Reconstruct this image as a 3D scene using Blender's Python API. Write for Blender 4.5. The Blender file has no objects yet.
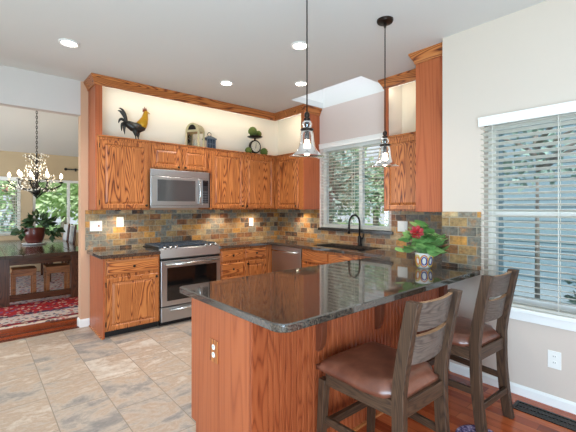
import bpy, bmesh, math, random
from mathutils import Vector, Matrix
from mathutils.geometry import tessellate_polygon
random.seed(7)
SC = bpy.context.scene
COL = SC.collection
PI = math.pi

# ------------------------------------------------------------------ camera, world, light, exposure
cam = bpy.data.cameras.new('camera')
co = bpy.data.objects.new('camera', cam); COL.objects.link(co)
cam.sensor_width = 36.0
cam.lens = 36.0 * 358.77 / 576.0
cam.shift_y = -(216.0 - 207.63) / 576.0
cam.clip_start = 0.05
co.location = (0, 0, 1.427)
co.rotation_euler = (PI / 2, 0, -math.radians(40.972))
SC.camera = co

world = bpy.data.worlds.new('world'); SC.world = world
world.use_nodes = True
wb = world.node_tree.nodes['Background']
wb.inputs['Color'].default_value = (0.80, 0.91, 1.0, 1)
wb.inputs['Strength'].default_value = 0.9

def area(name, loc, target, sx, sy, power, color=(1, 1, 1), spread=None):
    l = bpy.data.lights.new(name, 'AREA'); l.shape = 'RECTANGLE'; l.size = sx; l.size_y = sy
    l.energy = power; l.color = color
    if spread: l.spread = spread
    o = bpy.data.objects.new(name, l); COL.objects.link(o)
    o.location = loc
    d = Vector(target) - Vector(loc)
    o.rotation_euler = d.to_track_quat('-Z', 'Y').to_euler()
    return o
def sun(name, direction, strength, color):
    l = bpy.data.lights.new(name, 'SUN'); l.energy = strength; l.color = color; l.angle = math.radians(3)
    o = bpy.data.objects.new(name, l); COL.objects.link(o)
    o.rotation_euler = Vector(direction).to_track_quat('-Z', 'Y').to_euler(); return o
sun('sun', (0.55, 0.62, -1.05), 4.6, (1.0, 1.0, 1.0))
area('rear_fill_light', (-3.2, -2.6, 1.9), (1.6, 2.6, 1.9), 3.4, 2.2, 45, (0.82, 0.92, 1.0))  # unseen area lamp added behind the camera as soft fill, no window there
area('ceiling_fill_light', (-0.9, -0.9, 1.0), (1.2, 1.6, 2.93), 2.0, 2.0, 225, (0.58, 0.80, 1.0))  # unseen upward lamp added behind the camera to brighten the ceiling
area('dining_fill_light', (-3.4, 7.4, 1.2), (1.0, 7.6, 2.6), 2.4, 1.6, 150, (0.76, 0.89, 1.0))  # unseen lamp added at the dining room's left side to lift its ceiling

SC.view_settings.view_transform = 'Standard'
SC.view_settings.look = 'None'
SC.view_settings.gamma = 1
SC.view_settings.use_curve_mapping = False
SC.view_settings.exposure = 0.06
SC.cycles.use_denoising = True
SC.cycles.max_bounces = 10
SC.cycles.diffuse_bounces = 5
SC.cycles.glossy_bounces = 5
SC.cycles.transparent_max_bounces = 16
SC.cycles.sample_clamp_indirect = 6
SC.cycles.caustics_reflective = False
SC.cycles.caustics_refractive = False

# ------------------------------------------------------------------ materials
def lin(r, g, b):
    f = lambda c: (c / 255) / 12.92 if c / 255 <= 0.04045 else ((c / 255 + 0.055) / 1.055) ** 2.4
    return (f(r), f(g), f(b), 1)

class NT:
    def __init__(self, name):
        self.m = bpy.data.materials.new(name); self.m.use_nodes = True
        self.t = self.m.node_tree; self.n = self.t.nodes
        self.b = self.n['Principled BSDF']
    def new(self, typ, **kw):
        x = self.n.new(typ)
        for k, v in kw.items(): setattr(x, k, v)
        return x
    def link(self, a, b): self.t.links.new(a, b)
    def math(self, op, a, b=None, clamp=False):
        x = self.new('ShaderNodeMath', operation=op, use_clamp=clamp)
        for i, v in enumerate((a, b)):
            if v is None: continue
            if isinstance(v, (int, float)): x.inputs[i].default_value = v
            else: self.link(v, x.inputs[i])
        return x.outputs[0]
    def ramp(self, fac, stops, interp='LINEAR'):
        r = self.new('ShaderNodeValToRGB'); cr = r.color_ramp; cr.interpolation = interp
        while len(cr.elements) < len(stops): cr.elements.new(0.5)
        for e, (p, c) in zip(cr.elements, stops): e.position = p; e.color = c
        self.link(fac, r.inputs[0]); return r.outputs[0]
    def mix(self, fac, a, b, typ='MIX'):
        x = self.new('ShaderNodeMix', data_type='RGBA', blend_type=typ)
        for i, v in ((0, fac), (6, a), (7, b)):
            if isinstance(v, (int, float, tuple)): x.inputs[i].default_value = v
            else: self.link(v, x.inputs[i])
        return x.outputs[2]
    def coords(self, scale=(1, 1, 1), rnd=True, rot=(0, 0, 0)):
        tc = self.new('ShaderNodeTexCoord')
        mp = self.new('ShaderNodeMapping'); mp.inputs['Scale'].default_value = scale
        mp.inputs['Rotation'].default_value = rot
        if rnd:
            oi = self.new('ShaderNodeObjectInfo')
            off = self.new('ShaderNodeVectorMath', operation='SCALE'); off.inputs[0].default_value = (7.3, 5.1, 9.7)
            self.link(oi.outputs['Random'], off.inputs['Scale'])
            add = self.new('ShaderNodeVectorMath', operation='ADD')
            self.link(tc.outputs['Object'], add.inputs[0]); self.link(off.outputs[0], add.inputs[1])
            self.link(add.outputs[0], mp.inputs['Vector'])
        else:
            self.link(tc.outputs['Object'], mp.inputs['Vector'])
        return mp.outputs[0]
    def noise(self, vec, scale, detail=3, rough=0.55, out='Fac', dist=0):
        x = self.new('ShaderNodeTexNoise')
        x.inputs['Scale'].default_value = scale; x.inputs['Detail'].default_value = detail
        x.inputs['Roughness'].default_value = rough; x.inputs['Distortion'].default_value = dist
        self.link(vec, x.inputs['Vector']); return x.outputs[out]
    def bump(self, h, strength=0.2, dist=0.005):
        x = self.new('ShaderNodeBump'); x.inputs['Strength'].default_value = strength; x.inputs['Distance'].default_value = dist
        self.link(h, x.inputs['Height']); self.link(x.outputs[0], self.b.inputs['Normal'])
    def set(self, color=None, rough=None, metal=None, spec=None, coat=None):
        B = self.b.inputs
        if color is not None:
            if isinstance(color, tuple): B['Base Color'].default_value = color
            else: self.link(color, B['Base Color'])
        if rough is not None:
            if isinstance(rough, (int, float)): B['Roughness'].default_value = rough
            else: self.link(rough, B['Roughness'])
        if metal is not None: B['Metallic'].default_value = metal
        if spec is not None: B['Specular IOR Level'].default_value = spec
        if coat is not None: B['Coat Weight'].default_value = coat; B['Coat Roughness'].default_value = 0.15
        return self.m

def plain(name, col, rough=0.5, metal=0.0, spec=0.5, var=0.06, scale=30):
    t = NT(name); v = t.coords()
    n = t.noise(v, scale, 3)
    k = t.math('ADD', t.math('MULTIPLY', n, 2 * var), 1 - var)
    c = t.new('ShaderNodeVectorMath', operation='SCALE'); c.inputs[0].default_value = col[:3]; t.link(k, c.inputs['Scale'])
    return t.set(c.outputs[0], rough, metal, spec)

def wood(name, axis, stops, rings=62.0, base_scale=3.0, stretch=0.10, pores=0.5, rough=0.36, coat=0.0, bumpk=0.08, line=0.74):
    t = NT(name)
    s = [1.0, 1.0, 1.0]; s[axis] = stretch
    v = t.coords(tuple(s))
    n = t.noise(v, base_scale, 2.0, 0.5)
    jit = t.noise(t.coords(tuple(9.0 if k != axis else 1.2 for k in range(3))), 1.0, 3)
    r = t.math('FRACT', t.math('MULTIPLY', t.math('ADD', n, t.math('MULTIPLY', jit, 0.04)), rings))
    tri = t.math('MULTIPLY', t.math('ABSOLUTE', t.math('SUBTRACT', r, 0.5)), 2.0)
    s2 = [110.0] * 3; s2[axis] = 3.5
    v2 = t.coords(tuple(s2))
    p = t.noise(v2, 1.0, 2, 0.6)
    s3 = [6.0] * 3; s3[axis] = 0.7
    broad = t.noise(t.coords(tuple(s3)), 1.0, 2)
    f = t.math('ADD', t.math('MULTIPLY', t.math('POWER', tri, 2.4), line), t.math('MULTIPLY', broad, 0.25))
    f = t.math('SUBTRACT', f, t.math('MULTIPLY', t.math('SUBTRACT', p, 0.42), -pores), True)
    c = t.ramp(f, stops)
    t.bump(t.math('ADD', f, p), bumpk, 0.002)
    return t.set(c, rough, 0, 0.4, coat)

OAK = [(0.0, lin(204, 132, 74)), (0.28, lin(186, 110, 58)), (0.55, lin(148, 78, 38)), (0.9, lin(84, 40, 20))]
PAN = [(0.0, lin(182, 99, 59)), (0.4, lin(168, 86, 49)), (0.7, lin(148, 71, 39)), (1.0, lin(108, 48, 26))]
DPAN = [(0.0, lin(162, 83, 47)), (0.4, lin(144, 68, 36)), (0.7, lin(119, 52, 27)), (1.0, lin(76, 32, 17))]
OAKZ = wood('honey_oak_upright', 2, OAK)
OAKX = wood('honey_oak_across', 0, OAK)
OAKY = wood('honey_oak_along', 1, OAK)
PANZ = wood('oak_veneer_panel', 2, PAN, rings=30, base_scale=3.0, stretch=0.04, line=0.42)
BEADZ = wood('oak_bead_board', 2, DPAN, rings=50, base_scale=4, line=0.5)
CORBZ = wood('shade_darkened_oak', 2, [(0.0, lin(112, 58, 36)), (0.5, lin(92, 44, 27)), (1.0, lin(54, 25, 16))], rings=50, base_scale=4, line=0.36)  # corbel oak, its colour darkened to paint in the shade under the counter
STOOL = [(0.0, lin(92, 65, 46)), (0.3, lin(66, 45, 31)), (0.6, lin(44, 29, 21)), (1.0, lin(20, 13, 10))]
STZ = wood('weathered_wood_upright', 2, STOOL, rings=34, base_scale=7, line=0.34, rough=0.5, bumpk=0.2, pores=0.5)
STX = wood('weathered_wood_across', 0, STOOL, rings=34, base_scale=7, line=0.34, rough=0.5, bumpk=0.2, pores=0.5)
STY = wood('weathered_wood_along', 1, STOOL, rings=34, base_scale=7, line=0.34, rough=0.5, bumpk=0.2, pores=0.5)
SLATW = wood('grey_washed_wood', 0, [(0.0, lin(112, 97, 87)), (0.35, lin(84, 70, 62)), (0.65, lin(62, 49, 43)), (1.0, lin(34, 26, 22))], rings=34, base_scale=7, line=0.34, rough=0.5, bumpk=0.2, pores=0.5)
SLATE_EDGE = wood('pale_cut_wood_edge', 0, [(0.0, lin(176, 138, 104)), (1.0, lin(128, 94, 68))], rough=0.5)
DARKX = wood('dark_walnut_across', 0, [(0.0, lin(98, 60, 38)), (0.5, lin(76, 44, 28)), (1.0, lin(46, 26, 18))], rough=0.22)
DARKZ = wood('dark_walnut_upright', 2, [(0.0, lin(98, 60, 38)), (0.5, lin(76, 44, 28)), (1.0, lin(46, 26, 18))], rough=0.3)
TANX = wood('tan_wood', 0, [(0.0, lin(168, 106, 58)), (0.5, lin(142, 84, 44)), (1.0, lin(105, 58, 30))], rough=0.4)

def planks(name, stops, swap, w=0.085, l=1.1, rough=0.22):
    t = NT(name); tc = t.new('ShaderNodeTexCoord')
    sep = t.new('ShaderNodeSeparateXYZ'); t.link(tc.outputs['Object'], sep.inputs[0])
    cmb = t.new('ShaderNodeCombineXYZ')
    a, b = (1, 0) if swap else (0, 1)
    t.link(sep.outputs[a], cmb.inputs[0]); t.link(sep.outputs[b], cmb.inputs[1])
    br = t.new('ShaderNodeTexBrick'); br.offset = 0.37
    br.inputs['Color1'].default_value = (0, 0, 0, 1); br.inputs['Color2'].default_value = (1, 1, 1, 1)
    br.inputs['Mortar'].default_value = (0.5, 0.5, 0.5, 1)
    br.inputs['Scale'].default_value = 1; br.inputs['Mortar Size'].default_value = 0.0012
    br.inputs['Brick Width'].default_value = l; br.inputs['Row Height'].default_value = w
    t.link(cmb.outputs[0], br.inputs['Vector'])
    mp = t.new('ShaderNodeMapping'); mp.inputs['Scale'].default_value = (1.2, 26, 1)
    t.link(cmb.outputs[0], mp.inputs['Vector'])
    n = t.noise(mp.outputs[0], 1.0, 4, 0.6)
    f = t.math('ADD', t.math('MULTIPLY', br.outputs['Color'], 0.5), t.math('MULTIPLY', n, 0.5))
    c = t.ramp(f, stops)
    c = t.mix(t.math('MULTIPLY', br.outputs['Fac'], 0.7), c, (0.02, 0.008, 0.004, 1))
    return t.set(c, rough, 0, 0.5)
CHERRY = planks('cherry_floor_planks', [(0.15, lin(112, 44, 24)), (0.42, lin(160, 70, 38)), (0.62, lin(186, 92, 52)), (0.85, lin(205, 116, 66))], True)
CHERRYX = planks('dining_floor_planks', [(0.15, lin(96, 38, 20)), (0.5, lin(140, 62, 32)), (0.85, lin(176, 88, 46))], False)

def slate(name, axis, warm):
    t = NT(name); tc = t.new('ShaderNodeTexCoord')
    sep = t.new('ShaderNodeSeparateXYZ'); t.link(tc.outputs['Object'], sep.inputs[0])
    cmb = t.new('ShaderNodeCombineXYZ')
    t.link(sep.outputs[axis], cmb.inputs[0]); t.link(sep.outputs[2], cmb.inputs[1])
    br = t.new('ShaderNodeTexBrick'); br.offset = 0.5
    br.inputs['Color1'].default_value = (0, 0, 0, 1); br.inputs['Color2'].default_value = (1, 1, 1, 1)
    br.inputs['Mortar'].default_value = (0.5, 0.5, 0.5, 1)
    br.inputs['Scale'].default_value = 1; br.inputs['Mortar Size'].default_value = 0.003
    br.inputs['Brick Width'].default_value = 0.152; br.inputs['Row Height'].default_value = 0.079
    t.link(cmb.outputs[0], br.inputs['Vector'])
    pal = [(0.0, lin(66, 50, 44)), (0.07, lin(150, 116, 80)), (0.17, lin(162, 110, 56)), (0.26, lin(114, 111, 102)),
           (0.37, lin(158, 126, 84)), (0.47, lin(186, 132, 66)), (0.55, lin(104, 98, 90)), (0.64, lin(132, 88, 56)),
           (0.72, lin(172, 148, 112)), (0.81, lin(118, 72, 48)), (0.87, lin(128, 122, 110)), (0.95, lin(176, 136, 84))]
    c = t.mix(0.06, t.ramp(br.outputs['Color'], pal, 'CONSTANT'), lin(142, 122, 94))
    n1 = t.noise(cmb.outputs[0], 14, 5, 0.65); n2 = t.noise(cmb.outputs[0], 34, 4, 0.7)
    n3 = t.noise(cmb.outputs[0], 6.5, 3, 0.6)
    c = t.mix(t.math('MULTIPLY', t.math('MULTIPLY', t.math('SUBTRACT', n1, 0.5, True), 6.0, True), 0.6), c, lin(178, 116, 58) if warm else lin(164, 112, 62))
    c = t.mix(t.math('MULTIPLY', t.math('MULTIPLY', t.math('SUBTRACT', n3, 0.55, True), 6.0, True), 0.28), c, lin(128, 124, 110))
    k = t.new('ShaderNodeVectorMath', operation='SCALE'); t.link(c, k.inputs[0])
    t.link(t.math('ADD', t.math('ADD', t.math('MULTIPLY', n2, 1.9), t.math('MULTIPLY', t.noise(cmb.outputs[0], 11, 2), 1.2)), -0.52), k.inputs['Scale'])
    c2 = t.mix(br.outputs['Fac'], k.outputs[0], lin(158, 146, 128))
    h = t.math('SUBTRACT', t.math('ADD', n2, t.math('MULTIPLY', br.outputs['Color'], 0.8)), t.math('MULTIPLY', br.outputs['Fac'], 1.6))
    t.bump(h, 0.45, 0.006)
    return t.set(c2, 0.42, 0, 0.4)
SLATEX = slate('slate_tile_range_wall', 0, True)
SLATEY = slate('slate_tile_sink_wall', 1, True)

def floor_tile():
    t = NT('stone_look_floor_tile'); tc = t.new('ShaderNodeTexCoord')
    sep = t.new('ShaderNodeSeparateXYZ'); t.link(tc.outputs['Object'], sep.inputs[0])
    cmb = t.new('ShaderNodeCombineXYZ')
    t.link(t.math('ADD', sep.outputs[1], 0.16), cmb.inputs[0]); t.link(t.math('ADD', sep.outputs[0], -0.055), cmb.inputs[1])
    br = t.new('ShaderNodeTexBrick'); br.offset = 0.5
    br.inputs['Color1'].default_value = (0, 0, 0, 1); br.inputs['Color2'].default_value = (1, 1, 1, 1)
    br.inputs['Mortar'].default_value = (0.5, 0.5, 0.5, 1)
    br.inputs['Scale'].default_value = 1; br.inputs['Mortar Size'].default_value = 0.003
    br.inputs['Brick Width'].default_value = 0.52; br.inputs['Row Height'].default_value = 0.348
    t.link(cmb.outputs[0], br.inputs['Vector'])
    off = t.new('ShaderNodeVectorMath', operation='SCALE'); t.link(br.outputs['Color'], off.inputs[0]); off.inputs['Scale'].default_value = 6.0
    add = t.new('ShaderNodeVectorMath', operation='ADD'); t.link(cmb.outputs[0], add.inputs[0]); t.link(off.outputs[0], add.inputs[1])
    mp = t.new('ShaderNodeMapping'); mp.inputs['Scale'].default_value = (2.9, 1.2, 1); mp.inputs['Rotation'].default_value = (0, 0, 0.35)
    t.link(add.outputs[0], mp.inputs['Vector'])
    n = t.math('ADD', t.math('MULTIPLY', t.noise(mp.outputs[0], 1.3, 9, 0.72, dist=0.5), 0.8), t.math('MULTIPLY', t.noise(add.outputs[0], 7.0, 6, 0.7, dist=0.6), 0.2))
    n = t.math('ADD', n, t.math('MULTIPLY', t.math('SUBTRACT', br.outputs['Color'], 0.5), 0.10))
    c = t.ramp(n, [(0.32, lin(118, 116, 114)), (0.42, lin(152, 144, 138)), (0.48, lin(184, 168, 154)), (0.535, lin(176, 152, 132)), (0.60, lin(200, 186, 172)), (0.70, lin(214, 206, 196))])
    n2 = t.noise(add.outputs[0], 30, 5, 0.7)
    k = t.new('ShaderNodeVectorMath', operation='SCALE'); t.link(c, k.inputs[0])
    t.link(t.math('ADD', t.math('MULTIPLY', n2, 0.5), 0.75), k.inputs['Scale'])
    c2 = t.mix(br.outputs['Fac'], k.outputs[0], lin(138, 126, 112))
    t.bump(t.math('SUBTRACT', n2, t.math('MULTIPLY', br.outputs['Fac'], 2.0)), 0.25, 0.003)
    return t.set(c2, 0.42, 0, 0.4)
TILE = floor_tile()

def granite():
    t = NT('dark_polished_granite'); v = t.coords(rnd=False)
    n = t.noise(v, 260, 3, 0.7); n2 = t.noise(v, 120, 2, 0.6)
    vo = t.new('ShaderNodeTexVoronoi'); vo.inputs['Scale'].default_value = 170; t.link(v, vo.inputs['Vector'])
    sp = t.math('GREATER_THAN', n, 0.62)
    c = t.ramp(n2, [(0.3, lin(28, 26, 25)), (0.48, lin(54, 47, 42)), (0.6, lin(90, 76, 65)), (0.8, lin(40, 36, 35))])
    c = t.mix(t.math('MULTIPLY', sp, 0.55), c, lin(160, 138, 116))
    t.b.inputs['IOR'].default_value = 2.1
    return t.set(c, 0.05, 0, 0.5)
GRANITE = granite()

def steel(name, rough=0.3, col=(0.62, 0.61, 0.6, 1)):
    t = NT(name); v = t.coords((2, 2, 260))
    n = t.noise(v, 1.0, 2)
    r = t.math('ADD', t.math('MULTIPLY', n, 0.16), rough - 0.08)
    return t.set(col, r, 1.0)
STEEL = steel('brushed_stainless', 0.34, (0.52, 0.52, 0.525, 1)); CHROME = steel('satin_chrome', 0.18, (0.72, 0.71, 0.7, 1))

def glassy(name, tint=(1, 1, 1, 1), ior=1.45, base=0.04, rough=0.0):
    t = NT(name); t.n.remove(t.b)
    tr = t.new('ShaderNodeBsdfTransparent'); tr.inputs[0].default_value = tint
    gl = t.new('ShaderNodeBsdfGlossy'); gl.inputs['Roughness'].default_value = rough; gl.inputs[0].default_value = (1, 1, 1, 1)
    fr = t.new('ShaderNodeFresnel'); fr.inputs[0].default_value = ior
    mx = t.new('ShaderNodeMixShader')
    t.link(t.math('ADD', fr.outputs[0], base, True), mx.inputs[0]); t.link(tr.outputs[0], mx.inputs[1]); t.link(gl.outputs[0], mx.inputs[2])
    t.link(mx.outputs[0], t.n['Material Output'].inputs[0]); return t.m
PANE = glassy('window_glass', base=0.0)
SHADE_GLASS = glassy('clear_seeded_glass', (0.97, 0.97, 0.97, 1), 1.5, 0.04, 0.02)

def glow(name, col, strength):
    t = NT(name); t.b.inputs['Emission Color'].default_value = col; t.b.inputs['Emission Strength'].default_value = strength
    v = t.coords(); n = t.noise(v, 5, 1)
    t.link(t.ramp(n, [(0, col), (1, col)]), t.b.inputs['Base Color'])
    return t.m
BULB = glow('lit_filament_bulb', (1.0, 0.83, 0.58, 1), 18.0)
CANDLE_GLOW = glow('lit_candle_bulb', (1.0, 0.86, 0.66, 1), 12.0)
LENS = glow('lit_downlight_lens', (1.0, 0.94, 0.85, 1), 14.0)
LEDGLOW = glow('lit_puck_lens', (1.0, 0.85, 0.6, 1), 12.0)
DISPLAY = glow('clock_display', (0.1, 0.3, 0.5, 1), 0.25)

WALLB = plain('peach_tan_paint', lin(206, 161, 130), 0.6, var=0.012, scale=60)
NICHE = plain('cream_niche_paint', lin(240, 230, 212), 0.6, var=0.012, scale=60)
WALL = plain('pinkish_cream_paint', lin(220, 202, 194), 0.6, var=0.012, scale=60)
WALLR = plain('cream_wall_paint', lin(210, 194, 181), 0.6, var=0.012, scale=60)
TANWALL = plain('tan_dining_paint', lin(196, 172, 138), 0.6, var=0.012)
CEIL = plain('ceiling_white_paint', lin(222, 220, 217), 0.7, var=0.012, scale=90)
WHITE = plain('white_trim_paint', lin(240, 238, 234), 0.35, var=0.01)
BLIND = plain('white_faux_wood_slat', lin(236, 232, 222), 0.45, var=0.015)
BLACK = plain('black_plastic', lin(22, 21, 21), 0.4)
BLACKGLASS = plain('black_oven_glass', lin(14, 13, 13), 0.06, spec=0.7, var=0.02)
def translucent(name, col, k):
    t = NT(name); v = t.coords(); n = t.noise(v, 20, 2)
    c = t.ramp(n, [(0, col), (1, tuple(min(1, x * 1.03) for x in col[:3]) + (1,))])
    t.set(c, 0.5, 0, 0.3)
    tl = t.new('ShaderNodeBsdfTranslucent'); t.link(c, tl.inputs[0])
    mx = t.new('ShaderNodeMixShader'); mx.inputs[0].default_value = k
    t.link(t.b.outputs[0], mx.inputs[1]); t.link(tl.outputs[0], mx.inputs[2]); t.link(mx.outputs[0], t.n['Material Output'].inputs[0])
    return t.m
BLIND = translucent('white_slat_letting_light_through', lin(242, 240, 234), 0.6)
DIFFUSER = translucent('frosted_skylight_panel', lin(244, 246, 250), 0.9)
IRON = plain('black_wrought_iron', lin(30, 26, 24), 0.4, 0.4)
GRATE = plain('cast_iron_grate', lin(84, 92, 102), 0.35, 0.3)
BRONZE = plain('dark_bronze', lin(44, 32, 25), 0.32, 0.7)
LEATHER = None
def leather():
    t = NT('brown_leather'); v = t.coords()
    n = t.noise(v, 9, 4, 0.6)
    vo = t.new('ShaderNodeTexVoronoi'); vo.inputs['Scale'].default_value = 240; t.link(v, vo.inputs['Vector'])
    c = t.ramp(n, [(0.3, lin(92, 52, 39)), (0.55, lin(116, 68, 51)), (0.75, lin(136, 86, 66))])
    t.bump(vo.outputs['Distance'], 0.12, 0.002)
    return t.set(c, 0.3, 0, 0.55)
LEATHER = leather()
OUTW = plain('white_switch_plastic', lin(240, 238, 232), 0.35, var=0.01)
SLOT = plain('dark_slot', lin(60, 56, 52), 0.5)
TERRA = plain('dark_red_ceramic', lin(96, 40, 32), 0.3, var=0.2, scale=12)
SOIL = plain('potting_soil', lin(52, 38, 28), 0.9, var=0.3, scale=120)
LEAFD = plain('dark_green_leaf', lin(48, 74, 38), 0.45, var=0.4, scale=25)
LEAFB = plain('bright_green_leaf', lin(126, 168, 98), 0.4, var=0.35, scale=30)
LEAFT = plain('garden_leaf', lin(168, 192, 156), 0.6, var=0.45, scale=3)
LEAFT2 = plain('blue_green_leaf', lin(134, 164, 152), 0.6, var=0.45, scale=3)
LEAFL = plain('light_spring_leaf', lin(184, 208, 158), 0.6, var=0.35, scale=2)
BARK = plain('grey_bark', lin(122, 116, 108), 0.8, var=0.25, scale=15)
PETAL = plain('red_petal', lin(168, 14, 30), 0.45, var=0.15)
PISTIL = plain('dark_red_flower_eye', lin(110, 14, 28), 0.6)
LAWN = plain('lawn_grass', lin(112, 146, 84), 0.9, var=0.35, scale=4)
SIDING = plain('pale_blue_siding', lin(132, 160, 172), 0.6, var=0.03)
BRICKRED = plain('red_house_roof', lin(186, 112, 104), 0.8, var=0.2, scale=6)
HOUSEW = plain('pale_house_wall', lin(206, 208, 206), 0.8, var=0.06)
MOSS = plain('moss_ball_green', lin(92, 106, 46), 0.85, var=0.45, scale=90)
PALEST = plain('weathered_cream_metal', lin(196, 182, 142), 0.6, var=0.15, scale=40)
BLUEGREY = plain('blue_grey_metal', lin(92, 104, 116), 0.5, var=0.2, scale=40)
ROOSTB = plain('rooster_dark_metal', lin(58, 54, 50), 0.4, 0.5, var=0.4, scale=35)
ROOSTY = plain('rooster_gold_metal', lin(206, 152, 32), 0.4, 0.3, var=0.3, scale=40)
ROOSTR = plain('rooster_rust_comb', lin(132, 58, 34), 0.5, 0.2, var=0.2)
DIAL = plain('cream_dial', lin(226, 216, 192), 0.5, var=0.03)
CUSH = plain('pale_chair_fabric', lin(206, 204, 204), 0.8, var=0.05)
CANDLE = plain('ivory_candle_sleeve', lin(236, 226, 204), 0.5)
CRYST = plain('clear_crystal', lin(250, 244, 230), 0.08, 0.0, 1.0, var=0.1)

def banded_pot():
    t = NT('painted_white_pot'); tc = t.new('ShaderNodeTexCoord')
    v = t.coords(rnd=False); n = t.noise(v, 30, 2)
    return t.set(t.ramp(n, [(0, lin(228, 222, 212)), (1, lin(242, 238, 230))]), 0.2, 0, 0.5)
POTW = banded_pot()
RINGB = plain('cobalt_glaze', lin(52, 60, 140), 0.2); RINGO = plain('orange_glaze', lin(214, 120, 60), 0.2); RINGY = plain('yellow_glaze', lin(216, 190, 80), 0.2)

def rug_mat():
    t = NT('red_oriental_rug'); tc = t.new('ShaderNodeTexCoord')
    sep = t.new('ShaderNodeSeparateXYZ'); t.link(tc.outputs['Object'], sep.inputs[0])
    d = sep.outputs[1]                       # metres from the near edge
    band = t.ramp(t.math('DIVIDE', d, 1.6), [(0.0, lin(226, 206, 186)), (0.035, lin(120, 44, 52)), (0.09, lin(204, 186, 178)), (0.30, lin(84, 62, 82)), (0.36, lin(176, 40, 44)), (0.75, lin(196, 176, 172))], 'CONSTANT')
    vo = t.new('ShaderNodeTexVoronoi'); vo.inputs['Scale'].default_value = 21; t.link(tc.outputs['Object'], vo.inputs['Vector'])
    ptn = t.ramp(vo.outputs['Color'], [(0.0, lin(36, 32, 54)), (0.3, lin(180, 36, 44)), (0.5, lin(222, 196, 176)), (0.7, lin(98, 96, 136)), (0.85, lin(168, 34, 40))], 'CONSTANT')
    msk = t.math('LESS_THAN', vo.outputs['Distance'], 0.47)
    return t.set(t.mix(t.math('MULTIPLY', msk, 0.8), band, ptn), 0.9, 0, 0.2)
RUG = rug_mat()
MATP = NT('speckled_mat'); _v = MATP.coords(); _n = MATP.noise(_v, 40, 3, 0.7)
MATP = MATP.set(MATP.ramp(_n, [(0.35, lin(70, 52, 96)), (0.5, lin(150, 130, 160)), (0.62, lin(226, 220, 226))], 'CONSTANT'), 0.9)

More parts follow.
